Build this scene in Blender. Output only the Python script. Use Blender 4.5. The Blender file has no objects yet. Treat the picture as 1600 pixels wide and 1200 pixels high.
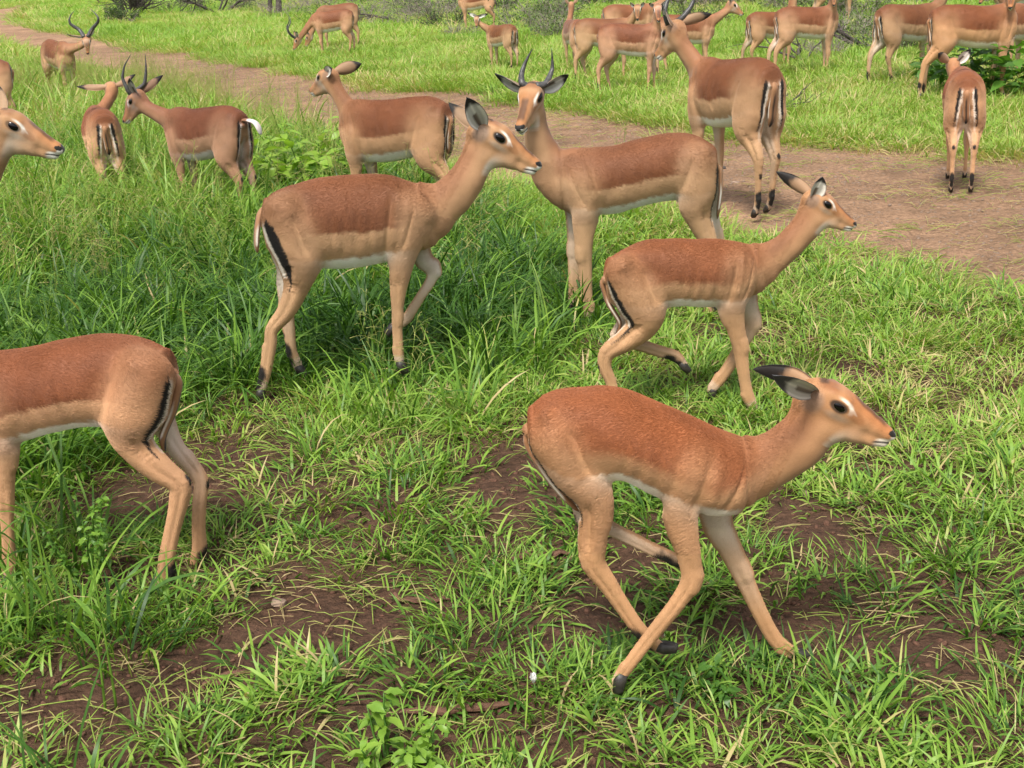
import bpy, bmesh, math, random
import numpy as np
import openvdb as vdb
from mathutils import Vector, Matrix, Euler

# ------------------------------------------------------------------ camera, world, sun, exposure
SC = bpy.context.scene
COL = SC.collection
CAM_H, PITCH, ROLL, FPX = 1.60, math.radians(18.6), math.radians(-3.2), 2000.0
cp, sp_ = math.cos(PITCH), math.sin(PITCH)
FWD = np.array([0.0, cp, -sp_]); _U0 = np.array([0.0, sp_, cp]); _R0 = np.array([1.0, 0.0, 0.0])
RGT = math.cos(ROLL) * _R0 + math.sin(ROLL) * _U0
UPV = math.cos(ROLL) * _U0 - math.sin(ROLL) * _R0
CAMP = np.array([0.0, 0.0, CAM_H])
cd = bpy.data.cameras.new("camera"); cam = bpy.data.objects.new("camera", cd); COL.objects.link(cam)
cd.sensor_width = 36.0; cd.lens = 36.0 * FPX / 1600.0; cd.clip_start = 0.05; cd.clip_end = 3000.0
M = Matrix(((RGT[0], UPV[0], -FWD[0], 0), (RGT[1], UPV[1], -FWD[1], 0), (RGT[2], UPV[2], -FWD[2], CAM_H), (0, 0, 0, 1)))
cam.matrix_world = M
SC.camera = cam

SUN_EL, SUN_AZ = math.radians(58), math.radians(200)     # azimuth clockwise from +Y (away from the camera)
wd = bpy.data.worlds.new("World"); SC.world = wd; wd.use_nodes = True
nt = wd.node_tree; nt.nodes.clear()
sky = nt.nodes.new("ShaderNodeTexSky"); sky.sky_type = 'NISHITA'; sky.sun_disc = False
sky.sun_elevation = SUN_EL; sky.sun_rotation = SUN_AZ; sky.air_density = 1.0; sky.dust_density = 3.5; sky.ozone_density = 0.6
bgn = nt.nodes.new("ShaderNodeBackground"); bgn.inputs[1].default_value = 0.112
out = nt.nodes.new("ShaderNodeOutputWorld")
hs = nt.nodes.new("ShaderNodeHueSaturation"); hs.inputs['Saturation'].default_value = 0.35     # thin overcast: a nearly white sky
nt.links.new(sky.outputs[0], hs.inputs['Color']); nt.links.new(hs.outputs[0], bgn.inputs[0]); nt.links.new(bgn.outputs[0], out.inputs[0])
sd = bpy.data.lights.new("sun", 'SUN'); sd.energy = 2.4; sd.angle = math.radians(13); sd.color = (1.0, 0.955, 0.88)
so = bpy.data.objects.new("sun", sd); COL.objects.link(so)
sdir = Vector((math.sin(SUN_AZ) * math.cos(SUN_EL), math.cos(SUN_AZ) * math.cos(SUN_EL), math.sin(SUN_EL)))
so.rotation_euler = sdir.to_track_quat('Z', 'Y').to_euler(); so.location = (0, 0, 20)
vs = SC.view_settings; vs.view_transform = 'Standard'; vs.look = 'None'; vs.exposure = 1.06; vs.gamma = 1.0; vs.use_curve_mapping = False
cy = SC.cycles
cy.use_denoising = True
try: cy.denoiser = 'OPENIMAGEDENOISE'
except Exception: pass
cy.max_bounces = 6; cy.diffuse_bounces = 3; cy.glossy_bounces = 2; cy.transmission_bounces = 4; cy.transparent_max_bounces = 8
cy.use_adaptive_sampling = True; cy.adaptive_threshold = 0.015
cy.sample_clamp_indirect = 6.0

RNG = np.random.default_rng(11)
random.seed(5)

# ------------------------------------------------------------------ helpers
def ray(px, py):
    d = FWD * FPX + RGT * (px - 800.0) - UPV * (py - 600.0)
    return d / np.linalg.norm(d)

def gpt(px, py, z=0.0):
    d = ray(px, py); t = (z - CAM_H) / d[2]
    return CAMP + d * t

def sstep(a, b, x):
    t = np.clip((x - a) / (b - a), 0.0, 1.0)
    return t * t * (3.0 - 2.0 * t)

def _hash(ix, iy, iz, seed):
    n = (ix * 374761393 + iy * 668265263 + iz * 2147483647 + seed * 974634777) & 0xFFFFFFFF
    n = ((n ^ (n >> 13)) * 1274126177) & 0xFFFFFFFF
    n = n ^ (n >> 16)
    return (n & 0xFFFF).astype(np.float64) / 65535.0

def vnoise(P, seed=0):
    P = np.asarray(P, dtype=np.float64)
    i = np.floor(P).astype(np.int64); f = P - i; u = f * f * (3 - 2 * f)
    r = 0.0
    for dx in (0, 1):
        wx = u[:, 0] if dx else 1 - u[:, 0]
        for dy in (0, 1):
            wy = u[:, 1] if dy else 1 - u[:, 1]
            for dz in (0, 1):
                wz = u[:, 2] if dz else 1 - u[:, 2]
                r = r + wx * wy * wz * _hash(i[:, 0] + dx, i[:, 1] + dy, i[:, 2] + dz, seed)
    return r

def fbm(P, octv=3, seed=0):
    P = np.asarray(P, dtype=np.float64); a, s, t = 0.5, 0.0, 0.0
    for o in range(octv):
        s = s + a * vnoise(P * (2 ** o) + 17.3 * o, seed + o); t += a; a *= 0.5
    return s / t

def xy3(x, y, k=1.0, z=0.0):
    return np.stack([np.asarray(x) * k, np.asarray(y) * k, np.full(np.shape(x), z)], 1)

def tag(o, label=None, cat=None, group=None, kind=None):
    if label: o['label'] = label
    if cat: o['category'] = cat
    if group: o['group'] = group
    if kind: o['kind'] = kind
    return o

def link(o, parent=None):
    COL.objects.link(o)
    if parent is not None: o.parent = parent
    return o

def mesh_np(name, V, F, cols=None, smooth=True, mats=(), attrs=None):
    """F: (n,k) array or list of arrays of faces"""
    me = bpy.data.meshes.new(name)
    V = np.ascontiguousarray(V, dtype=np.float32)
    if not isinstance(F, list): F = [F]
    F = [np.ascontiguousarray(f, dtype=np.int32) for f in F if len(f)]
    nl = sum(f.size for f in F); nf = sum(len(f) for f in F)
    me.vertices.add(len(V)); me.vertices.foreach_set("co", V.ravel())
    me.loops.add(nl); me.polygons.add(nf)
    me.loops.foreach_set("vertex_index", np.concatenate([f.ravel() for f in F]))
    sizes = np.concatenate([np.full(len(f), f.shape[1], dtype=np.int32) for f in F])
    me.polygons.foreach_set("loop_start", np.concatenate([[0], np.cumsum(sizes)[:-1]]).astype(np.int32))
    me.update(calc_edges=True)
    me.polygons.foreach_set("use_smooth", np.full(nf, bool(smooth)))
    if cols is not None:
        c = np.ones((len(V), 4), dtype=np.float32); c[:, :3] = cols
        a = me.color_attributes.new("Col", 'FLOAT_COLOR', 'POINT'); a.data.foreach_set("color", c.ravel())
    if attrs:
        for k, v in attrs.items():
            a = me.attributes.new(k, 'FLOAT', 'POINT'); a.data.foreach_set("value", np.asarray(v, dtype=np.float32))
    for m in mats: me.materials.append(m)
    me.update()
    return me

def obj_np(name, V, F, parent=None, **kw):
    o = bpy.data.objects.new(name, mesh_np(name, V, F, **kw))
    return link(o, parent)

def empty(name, loc, rz=0.0):
    o = bpy.data.objects.new(name, None); o.empty_display_size = 0.1
    o.location = loc; o.rotation_euler = (0, 0, rz); COL.objects.link(o)
    return o

def unit(v):
    v = np.asarray(v, dtype=float); return v / (np.linalg.norm(v) + 1e-12)

# ---- lofted tube of elliptic rings: pts (n,3), ra (n,), rb(n,), side vector
def loft(pts, ra, rb=None, side=(0, 1, 0), seg=10, caps=True):
    pts = np.asarray(pts, dtype=float); n = len(pts)
    ra = np.asarray(ra, dtype=float); rb = ra if rb is None else np.asarray(rb, dtype=float)
    T = np.gradient(pts, axis=0); T /= (np.linalg.norm(T, axis=1)[:, None] + 1e-12)
    V = []
    s = np.asarray(side, dtype=float)
    for i in range(n):
        L = s - T[i] * np.dot(s, T[i]); L = unit(L) if np.linalg.norm(L) > 1e-6 else unit(np.cross(T[i], (0.3, 0.2, 0.9)))
        N = np.cross(T[i], L); s = L
        a = np.linspace(0, 2 * np.pi, seg, endpoint=False)
        V.append(pts[i] + np.outer(np.cos(a) * ra[i], L) + np.outer(np.sin(a) * rb[i], N))
    V = np.concatenate(V)
    i = np.arange(n - 1)[:, None] * seg; j = np.arange(seg)[None, :]; j2 = (j + 1) % seg
    F = np.stack([i + j, i + j2, i + seg + j2, i + seg + j], -1).reshape(-1, 4)
    Fs = [F]
    if caps:
        V = np.concatenate([V, pts[:1], pts[-1:]])
        c0, c1 = n * seg, n * seg + 1; jj = np.arange(seg); jk = (jj + 1) % seg
        Fs.append(np.stack([np.full(seg, c0), jk, jj], 1)); Fs.append(np.stack([np.full(seg, c1), (n - 1) * seg + jj, (n - 1) * seg + jk], 1))
    return V, Fs

def merge(parts):
    """[(V, [F..]), ...] -> V, [F4, F3]"""
    Vs, by, off = [], {}, 0
    for V, Fs in parts:
        if not isinstance(Fs, list): Fs = [Fs]
        Vs.append(V)
        for F in Fs:
            F = np.asarray(F)
            if len(F): by.setdefault(F.shape[1], []).append(F + off)
        off += len(V)
    return np.concatenate(Vs), [np.concatenate(v) for v in by.values()]

def bez(p0, p1, p2, p3, n):
    t = np.linspace(0, 1, n)[:, None]
    return (1-t)**3*np.array(p0) + 3*(1-t)**2*t*np.array(p1) + 3*(1-t)*t*t*np.array(p2) + t**3*np.array(p3)

# ------------------------------------------------------------------ materials
def new_mat(name):
    m = bpy.data.materials.new(name); m.use_nodes = True
    nt = m.node_tree; nt.nodes.clear()
    o = nt.nodes.new("ShaderNodeOutputMaterial")
    return m, nt, o

def N(nt, typ, **kw):
    n = nt.nodes.new(typ)
    for k, v in kw.items():
        if k.startswith("i_"):
            key = k[2:]; key = int(key) if key.isdigit() else key.replace("_", " ")
            n.inputs[key].default_value = v
        else: setattr(n, k, v)
    return n

def ramp(nt, stops, interp='LINEAR'):
    r = nt.nodes.new("ShaderNodeValToRGB"); e = r.color_ramp.elements; r.color_ramp.interpolation = interp
    while len(e) > 1: e.remove(e[-1])
    for i, (p, c) in enumerate(stops):
        el = e[0] if i == 0 else e.new(p)
        el.position = p; el.color = (*c, 1.0)
    return r

def mat_coat():
    m, nt, o = new_mat("impala_coat")
    at = N(nt, "ShaderNodeAttribute", attribute_name="Col")
    tc = N(nt, "ShaderNodeTexCoord")
    mp = N(nt, "ShaderNodeMapping"); mp.inputs['Scale'].default_value = (170, 620, 520)
    n1 = N(nt, "ShaderNodeTexNoise", i_Scale=1.0, i_Detail=3.0, i_Roughness=0.65)
    n2 = N(nt, "ShaderNodeTexNoise", i_Scale=9.0, i_Detail=3.0)
    nt.links.new(tc.outputs['Object'], mp.inputs[0]); nt.links.new(mp.outputs[0], n1.inputs['Vector']); nt.links.new(tc.outputs['Object'], n2.inputs['Vector'])
    r1 = N(nt, "ShaderNodeMapRange", i_1=0.25, i_2=0.75, i_3=0.90, i_4=1.10)
    r2 = N(nt, "ShaderNodeMapRange", i_1=0.3, i_2=0.7, i_3=0.92, i_4=1.08)
    nt.links.new(n1.outputs[0], r1.inputs[0]); nt.links.new(n2.outputs[0], r2.inputs[0])
    mu = N(nt, "ShaderNodeMath", operation='MULTIPLY'); nt.links.new(r1.outputs[0], mu.inputs[0]); nt.links.new(r2.outputs[0], mu.inputs[1])
    mx = N(nt, "ShaderNodeVectorMath", operation='SCALE'); nt.links.new(at.outputs['Color'], mx.inputs[0]); nt.links.new(mu.outputs[0], mx.inputs['Scale'])
    b = N(nt, "ShaderNodeBsdfPrincipled"); b.inputs['Roughness'].default_value = 0.62
    b.inputs['Specular IOR Level'].default_value = 0.22
    b.inputs['Sheen Weight'].default_value = 0.12; b.inputs['Sheen Roughness'].default_value = 0.45
    nt.links.new(mx.outputs[0], b.inputs['Base Color'])
    bp = N(nt, "ShaderNodeBump", i_Strength=0.15, i_Distance=0.001); nt.links.new(n1.outputs[0], bp.inputs['Height']); nt.links.new(bp.outputs[0], b.inputs['Normal'])
    nt.links.new(b.outputs[0], o.inputs[0])
    return m

def mat_fur():
    m, nt, o = new_mat("impala_fur")
    at = N(nt, "ShaderNodeAttribute", attribute_name="Col")
    b = N(nt, "ShaderNodeBsdfPrincipled"); b.inputs['Roughness'].default_value = 0.55; b.inputs['Specular IOR Level'].default_value = 0.25
    nt.links.new(at.outputs['Color'], b.inputs['Base Color']); nt.links.new(b.outputs[0], o.inputs[0])
    return m

def mat_simple(name, col, rough=0.6, spec=0.3, noise=0.25, scale=40.0, bump=0.0, coat=0.0, aniso=None):
    m, nt, o = new_mat(name)
    tc = N(nt, "ShaderNodeTexCoord"); n1 = N(nt, "ShaderNodeTexNoise", i_Scale=scale, i_Detail=4.0)
    if aniso:
        mp = N(nt, "ShaderNodeMapping"); mp.inputs['Scale'].default_value = aniso
        nt.links.new(tc.outputs['Object'], mp.inputs[0]); nt.links.new(mp.outputs[0], n1.inputs['Vector'])
    else: nt.links.new(tc.outputs['Object'], n1.inputs['Vector'])
    lo = tuple(c * (1 - noise) for c in col); hi = tuple(min(1, c * (1 + noise)) for c in col)
    r = ramp(nt, [(0.3, lo), (0.7, hi)]); nt.links.new(n1.outputs[0], r.inputs[0])
    b = N(nt, "ShaderNodeBsdfPrincipled"); b.inputs['Roughness'].default_value = rough; b.inputs['Specular IOR Level'].default_value = spec
    b.inputs['Coat Weight'].default_value = coat
    nt.links.new(r.outputs[0], b.inputs['Base Color'])
    if bump:
        bp = N(nt, "ShaderNodeBump", i_Strength=bump, i_Distance=0.01); nt.links.new(n1.outputs[0], bp.inputs['Height']); nt.links.new(bp.outputs[0], b.inputs['Normal'])
    nt.links.new(b.outputs[0], o.inputs[0])
    return m

MAT_COAT = mat_coat(); MAT_FUR = mat_fur()
MAT_HORN = mat_simple("horn", (0.055, 0.052, 0.05), 0.42, 0.4, 0.5, 60, 0.2)
MAT_HOOF = mat_simple("hoof", (0.030, 0.025, 0.021), 0.5, 0.4, 0.4, 60, 0.2)
MAT_EYE = mat_simple("eye", (0.004, 0.003, 0.003), 0.10, 0.4, 0.2, 20, 0, 0.0)
# ------------------------------------------------------------------ ground, dirt track
TRACK_PX = [(70, 5), (40, 14), (27, 28), (45, 43), (90, 51), (150, 60), (210, 75), (270, 85), (330, 96), (390, 103), (450, 114), (480, 120), (542, 132), (627, 145), (700, 148), (803, 162), (900, 178), (992, 193), (1095, 208), (1233, 223), (1335, 231), (1474, 244), (1600, 258), (1800, 290), (2400, 420),
            (2400, 830), (1800, 525), (1600, 458), (1480, 438), (1400, 405), (1290, 378), (1200, 365), (1060, 345), (960, 322), (850, 302), (760, 292), (700, 275), (600, 250), (480, 222), (420, 202), (315, 160), (240, 130), (144, 114), (60, 90), (0, 66), (-120, 44), (-120, 24), (0, 14), (40, 6)]
TRACK = np.array([gpt(*p)[:2] for p in TRACK_PX])
TALL = np.array([gpt(*p)[:2] for p in [(-500, 420), (-300, 300), (0, 262), (200, 240), (430, 225), (560, 240), (640, 300), (720, 345), (860, 430), (900, 500), (780, 550), (660, 590), (520, 600), (440, 560), (340, 555), (300, 640), (0, 780), (-500, 900)]])
PALE = np.array([gpt(*p)[:2] for p in [(-200, 130), (0, 112), (140, 126), (240, 138), (320, 156), (430, 190), (500, 215), (520, 240), (400, 215), (300, 200), (200, 190), (0, 170), (-200, 220)]])

def inpoly(x, y, poly):
    r = np.zeros(len(x), bool); n = len(poly); j = n - 1
    for i in range(n):
        xi, yi = poly[i]; xj, yj = poly[j]
        if yi != yj:
            c = ((yi > y) != (yj > y)) & (x < (xj - xi) * (y - yi) / (yj - yi) + xi); r ^= c
        j = i
    return r

def soft_in(x, y, poly, w, noise=0.0, seed=0):
    x = np.asarray(x, float); y = np.asarray(y, float)
    if noise:
        x = x + (fbm(xy3(x, y, 1.3), 3, seed) - .5) * 2 * noise; y = y + (fbm(xy3(x, y, 1.3, 5.), 3, seed + 5) - .5) * 2 * noise
    a = 0.0
    for k in range(8):
        t = k * math.pi / 4; a = a + inpoly(x + math.cos(t) * w, y + math.sin(t) * w, poly)
    return (a + inpoly(x, y, poly)) / 9.0

def track_w(x, y): return soft_in(x, y, TRACK, .16, .35, 3)
BARE_PX = [(60, 1130, 170, 85), (190, 1070, 150, 55), (470, 930, 120, 55), (400, 1010, 160, 48), (560, 1000, 120, 45), (700, 1110, 160, 34), (930, 900, 90, 42), (790, 770, 90, 45), (900, 960, 80, 50), (1290, 860, 90, 50), (1200, 830, 60, 40), (1290, 1000, 90, 60), (1560, 1090, 110, 50), (1350, 590, 60, 25), (1180, 950, 70, 40), (230, 900, 90, 40), (640, 940, 70, 25), (1000, 1150, 100, 30), (1450, 930, 60, 30), (700, 700, 60, 25), (860, 690, 70, 25), (1340, 740, 70, 25), (1130, 690, 60, 20), (540, 850, 60, 25), (1500, 1130, 100, 40), (770, 320, 45, 10), (1540, 620, 60, 20)]
BARE = [(gpt(x, y)[:2], abs(gpt(x + w, y)[0] - gpt(x - w, y)[0]) / 2, abs(gpt(x, y - h)[1] - gpt(x, y + h)[1]) / 2) for x, y, w, h in BARE_PX]
def bare_w(x, y):
    b = np.zeros(len(x)); jx = x + (fbm(xy3(x, y, 5), 3, 21) - .5) * .35; jy = y + (fbm(xy3(x, y, 5, 3.), 3, 27) - .5) * .35
    for (c, rx, ry) in BARE: b = np.maximum(b, sstep(1.25, .65, np.hypot((jx - c[0]) / rx, (jy - c[1]) / ry)))
    n = fbm(xy3(x, y, 2.1), 3, 31); m = sstep(.60, .70, n) * .85 * sstep(8, 4.5, y)
    return np.maximum(b, m) * (1 - soft_in(x, y, TALL, .15))

def hgt(x, y, tw=None):
    x = np.asarray(x, float); y = np.asarray(y, float)
    if tw is None: tw = track_w(x, y)
    near = sstep(14, 7, y)
    h = .012 * tw * (fbm(xy3(x, y, 6.), 3, 57) - .5) * 3 * near + .05 * (fbm(xy3(x, y, .45), 2, 50) - .5) + .045 * (fbm(xy3(x, y, 2.2), 3, 51) - .5) * (1 - .6 * tw) + .022 * (fbm(xy3(x, y, 11.), 3, 52) - .5) * near
    return h - .02 * tw

nr_, nc_ = 460, 330
rows = .55 * (420 / .55) ** (np.linspace(0, 1, nr_) ** 1.0)
ss = np.linspace(-1.15, 1.15, nc_)
gy = np.repeat(rows, nc_); gx = (rows[:, None] * ss[None] + np.sign(ss)[None] * 1.2 * np.abs(ss)[None] ** 1.0).ravel()
gt = track_w(gx, gy); gb = bare_w(gx, gy)
gz = hgt(gx, gy, gt)
ii = (np.arange(nr_ - 1)[:, None] * nc_ + np.arange(nc_ - 1)[None]).ravel()
GF = np.stack([ii, ii + 1, ii + nc_ + 1, ii + nc_], 1)
GV = np.stack([gx, gy, gz], 1)

def mat_ground(name, road):
    m, nt, o = new_mat(name)
    at = N(nt, "ShaderNodeAttribute", attribute_name="Col"); tc = N(nt, "ShaderNodeTexCoord")
    n1 = N(nt, "ShaderNodeTexNoise", i_Scale=3.0, i_Detail=6.0, i_Roughness=.65); n2 = N(nt, "ShaderNodeTexNoise", i_Scale=38.0, i_Detail=6.0, i_Roughness=.7)
    v = N(nt, "ShaderNodeTexVoronoi", i_Scale=(18.0 if road else 55.0)); v.feature = 'F1'
    for n in (n1, n2, v): nt.links.new(tc.outputs['Object'], n.inputs['Vector'])
    r1 = N(nt, "ShaderNodeMapRange", i_1=.3, i_2=.7, i_3=.72, i_4=1.28); nt.links.new(n1.outputs[0], r1.inputs[0])
    r2 = N(nt, "ShaderNodeMapRange", i_1=.3, i_2=.7, i_3=.52, i_4=1.50); nt.links.new(n2.outputs[0], r2.inputs[0])
    mu = N(nt, "ShaderNodeMath", operation='MULTIPLY'); nt.links.new(r1.outputs[0], mu.inputs[0]); nt.links.new(r2.outputs[0], mu.inputs[1])
    sc = N(nt, "ShaderNodeVectorMath", operation='SCALE'); nt.links.new(at.outputs['Color'], sc.inputs[0]); nt.links.new(mu.outputs[0], sc.inputs['Scale'])
    mixc = N(nt, "ShaderNodeMixRGB", blend_type='MIX'); mixc.inputs[2].default_value = (.42, .33, .24, 1) if road else (.16, .10, .065, 1)
    rr = N(nt, "ShaderNodeMapRange", i_1=.30, i_2=.12, i_3=0.0, i_4=.55); nt.links.new(v.outputs['Distance'], rr.inputs[0])
    sel = N(nt, "ShaderNodeMath", operation='GREATER_THAN', i_1=.72); nt.links.new(v.outputs['Color'], sel.inputs[0])
    ml = N(nt, "ShaderNodeMath", operation='MULTIPLY'); nt.links.new(rr.outputs[0], ml.inputs[0]); nt.links.new(sel.outputs[0], ml.inputs[1])
    nt.links.new(ml.outputs[0], mixc.inputs[0]); nt.links.new(sc.outputs[0], mixc.inputs[1])
    b = N(nt, "ShaderNodeBsdfPrincipled"); b.inputs['Roughness'].default_value = .92; b.inputs['Specular IOR Level'].default_value = .15
    nt.links.new(mixc.outputs[0], b.inputs['Base Color'])
    ad = N(nt, "ShaderNodeMath", operation='ADD'); nt.links.new(n2.outputs[0], ad.inputs[0]); nt.links.new(ml.outputs[0], ad.inputs[1])
    bp = N(nt, "ShaderNodeBump", i_Strength=1.0, i_Distance=.035); nt.links.new(ad.outputs[0], bp.inputs['Height']); nt.links.new(bp.outputs[0], b.inputs['Normal'])
    nt.links.new(b.outputs[0], o.inputs[0])
    return m

SOIL = np.array([.098, .053, .033]); ROADC = np.array([.285, .182, .115]); TURF = np.array([.115, .13, .04]); FAR = np.array([.15, .23, .05])
w = sstep(5, 12, gy)[:, None]; wf = sstep(12, 30, gy)[:, None]
gc = SOIL * (1 - w * .6) + TURF * w * .6; gc = gc * (1 - wf) + FAR * wf
gc = gc * (1 - gt[:, None]) + ROADC * gt[:, None]
obj = obj_np("ground", GV, GF, cols=gc, mats=[mat_ground("soil", False)]); tag(obj, kind="structure")
fm = (gt[GF].max(1) > .12)
used = np.unique(GF[fm]); remap = -np.ones(len(GV), int); remap[used] = np.arange(len(used))
TV = GV[used].copy(); te = gt[used]; TV[:, 2] += .004 + .012 * sstep(.1, .5, te) - .012
TV[:, 2] = np.maximum(TV[:, 2], GV[used][:, 2] + .004)
rut = fbm(xy3(TV[:, 0], TV[:, 1], .7), 3, 77)
tcx = ROADC[None] * ((.62 + .62 * rut) * (.80 + .40 * fbm(xy3(TV[:, 0], TV[:, 1], 3.1), 3, 78)))[:, None] * np.array([1.05, 1.0, .95])
obj = obj_np("dirt_track", TV, remap[GF[fm]], cols=tcx, mats=[mat_ground("track_dirt", True)]); tag(obj, kind="structure")

# ------------------------------------------------------------------ foliage materials
def mat_leaf(name, stops, transl=.35, rough=.5, inst=True, spec=.25):
    m, nt, o = new_mat(name)
    at = N(nt, "ShaderNodeAttribute", attribute_name="tint"); r = ramp(nt, stops)
    if inst:
        ai = N(nt, "ShaderNodeAttribute", attribute_name="hue"); ai.attribute_type = 'INSTANCER'
        ad = N(nt, "ShaderNodeMath", operation='ADD'); nt.links.new(at.outputs['Fac'], ad.inputs[0]); nt.links.new(ai.outputs['Fac'], ad.inputs[1]); nt.links.new(ad.outputs[0], r.inputs[0])
    else: nt.links.new(at.outputs['Fac'], r.inputs[0])
    b = N(nt, "ShaderNodeBsdfPrincipled"); b.inputs['Roughness'].default_value = rough; b.inputs['Specular IOR Level'].default_value = spec
    t = N(nt, "ShaderNodeBsdfTranslucent"); mx = N(nt, "ShaderNodeMixShader", i_0=transl)
    g = N(nt, "ShaderNodeMixRGB", blend_type='MULTIPLY', i_0=1.0); g.inputs[2].default_value = (1.15, 1.25, .55, 1)
    nt.links.new(r.outputs[0], b.inputs['Base Color']); nt.links.new(r.outputs[0], g.inputs[1]); nt.links.new(g.outputs[0], t.inputs[0])
    nt.links.new(b.outputs[0], mx.inputs[1]); nt.links.new(t.outputs[0], mx.inputs[2]); nt.links.new(mx.outputs[0], o.inputs[0])
    return m
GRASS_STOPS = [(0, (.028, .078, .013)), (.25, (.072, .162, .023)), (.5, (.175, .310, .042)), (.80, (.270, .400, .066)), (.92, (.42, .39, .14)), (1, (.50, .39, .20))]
MAT_GRASS = mat_leaf("grass_blade", GRASS_STOPS, .38, .42)
MAT_LEAF = mat_leaf("broad_leaf", [(0, (.035, .095, .018)), (.5, (.10, .22, .03)), (1, (.24, .38, .05))], .40, .40, False, .35)
MAT_BUSH = mat_leaf("bush_leaf", [(0, (.035, .060, .022)), (.5, (.080, .125, .040)), (1, (.16, .20, .075))], .30, .55, False)
MAT_BARK = mat_simple("bark", (.23, .195, .165), .9, .1, .45, 30, .6)
MAT_DARKBARK = mat_simple("dark_bark", (.075, .062, .056), .9, .1, .45, 30, .6)
MAT_STONE = mat_simple("stone", (.24, .17, .125), .9, .15, .35, 25, .6)
MAT_STRAW = mat_simple("straw", (.36, .27, .17), .8, .15, .45, 12, 0)
MAT_PETAL = mat_simple("petal", (.80, .78, .76), .6, .2, .05, 20, 0)
# ------------------------------------------------------------------ impala builder (implicit surface -> one skin)
TAN = np.array([0.42, 0.252, 0.136]); SADDLE = np.array([0.150, 0.052, 0.020]); NECKC = np.array([0.275, 0.132, 0.066])
WHITE = np.array([0.76, 0.72, 0.65]); BLACK = np.array([0.014, 0.012, 0.011]); LEGC = np.array([0.40, 0.238, 0.128])
GREY = np.array([0.20, 0.15, 0.12]); DARKB = np.array([0.10, 0.045, 0.022]); FACE = np.array([0.30, 0.125, 0.046])

SUB = 3
class Seg:
    __slots__ = ("A", "B", "na", "nb", "la", "lb", "L", "k")
    def __init__(s, A, B, na, nb, la, lb, L, k):
        s.A = np.asarray(A, float); s.B = np.asarray(B, float); s.na, s.nb, s.la, s.lb, s.k = na, nb, la, lb, k
        T = unit(s.B - s.A); L = np.asarray(L, float); L = L - T * np.dot(L, T); s.L = unit(L)
    def dist(s, X, Y, Z):
        ax, ay, az = s.A; D = s.B - s.A; dd = float(np.dot(D, D)) + 1e-12
        dx, dy, dz = X - ax, Y - ay, Z - az
        t = np.clip((dx * D[0] + dy * D[1] + dz * D[2]) / dd, 0.0, 1.0)
        qx, qy, qz = dx - t * D[0], dy - t * D[1], dz - t * D[2]
        l = qx * s.L[0] + qy * s.L[1] + qz * s.L[2]
        q2 = qx * qx + qy * qy + qz * qz
        l2 = l * l; n2 = np.maximum(q2 - l2, 0)
        rn = s.na + (s.nb - s.na) * t; rl = s.la + (s.lb - s.la) * t
        a = n2 / (rn * rn); b = l2 / (rl * rl)
        k1 = np.sqrt(a + b) + 1e-6; k2 = np.sqrt(a / (rn * rn) + b / (rl * rl)) + 1e-6
        return k1 * (k1 - 1.0) / np.maximum(k2, 1e-4), t
    def bbox(s, pad):
        r = max(s.na, s.nb, s.la, s.lb) + pad
        return np.minimum(s.A, s.B) - r, np.maximum(s.A, s.B) + r

class TrunkField:
    """elliptic cross-sections along x, from the rump to the chest"""
    def __init__(s, x, cz, rn, rl, rt, k):
        s.x = np.maximum.accumulate(x) + np.arange(len(x)) * 1e-6; s.cz, s.rn, s.rl, s.rt, s.k = cz, rn, rl, rt, k
    def dist(s, X, Y, Z):
        cz = np.interp(X, s.x, s.cz); rn = np.interp(X, s.x, s.rn); rl = np.interp(X, s.x, s.rl)
        ex = np.maximum(np.maximum(s.x[0] - X, X - s.x[-1]), 0.0); dz = Z - cz
        a = dz * dz / (rn * rn); b = Y * Y / (rl * rl); c = ex * ex / (s.rt * s.rt)
        k1 = np.sqrt(a + b + c) + 1e-6; k2 = np.sqrt(a / (rn * rn) + b / (rl * rl) + c / (s.rt * s.rt)) + 1e-6
        return k1 * (k1 - 1.0) / np.maximum(k2, 1e-4), np.interp(X, s.x, np.linspace(0, 1, len(s.x))) + 0 * (Y + Z)
    def bbox(s, pad):
        r = max(s.rl.max(), s.rt) + pad
        return np.array([s.x[0] - s.rt - pad, -r, (s.cz - s.rn).min() - pad]), np.array([s.x[-1] + s.rt + pad, r, (s.cz + s.rn).max() + pad])

def smin(a, b, k):
    h = np.maximum(k - np.abs(a - b), 0.0) / k
    return np.minimum(a, b) - h * h * k * 0.25

def densify(A, sub=3):
    """Catmull-Rom through the rows of A"""
    A = np.asarray(A, float); n = len(A); P = np.concatenate([2 * A[:1] - A[1:2], A, 2 * A[-1:] - A[-2:-1]])
    R = []
    for i in range(n - 1):
        p0, p1, p2, p3 = P[i], P[i + 1], P[i + 2], P[i + 3]
        for t in np.arange(sub) / sub:
            R.append(.5 * (2 * p1 + (p2 - p0) * t + (2 * p0 - 5 * p1 + 4 * p2 - p3) * t * t + (3 * p1 - p0 - 3 * p2 + p3) * t ** 3))
    R.append(A[-1]); R = np.array(R)
    R[:, 3:] = np.maximum(R[:, 3:], A[:, 3:].min(0) * .9)
    return R

def chain_segs(pts, rn, rl, L, k):
    return [Seg(pts[i], pts[i+1], rn[i], rn[i+1], rl[i], rl[i+1], L[i] if isinstance(L, list) else L, k) for i in range(len(pts) - 1)]

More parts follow.
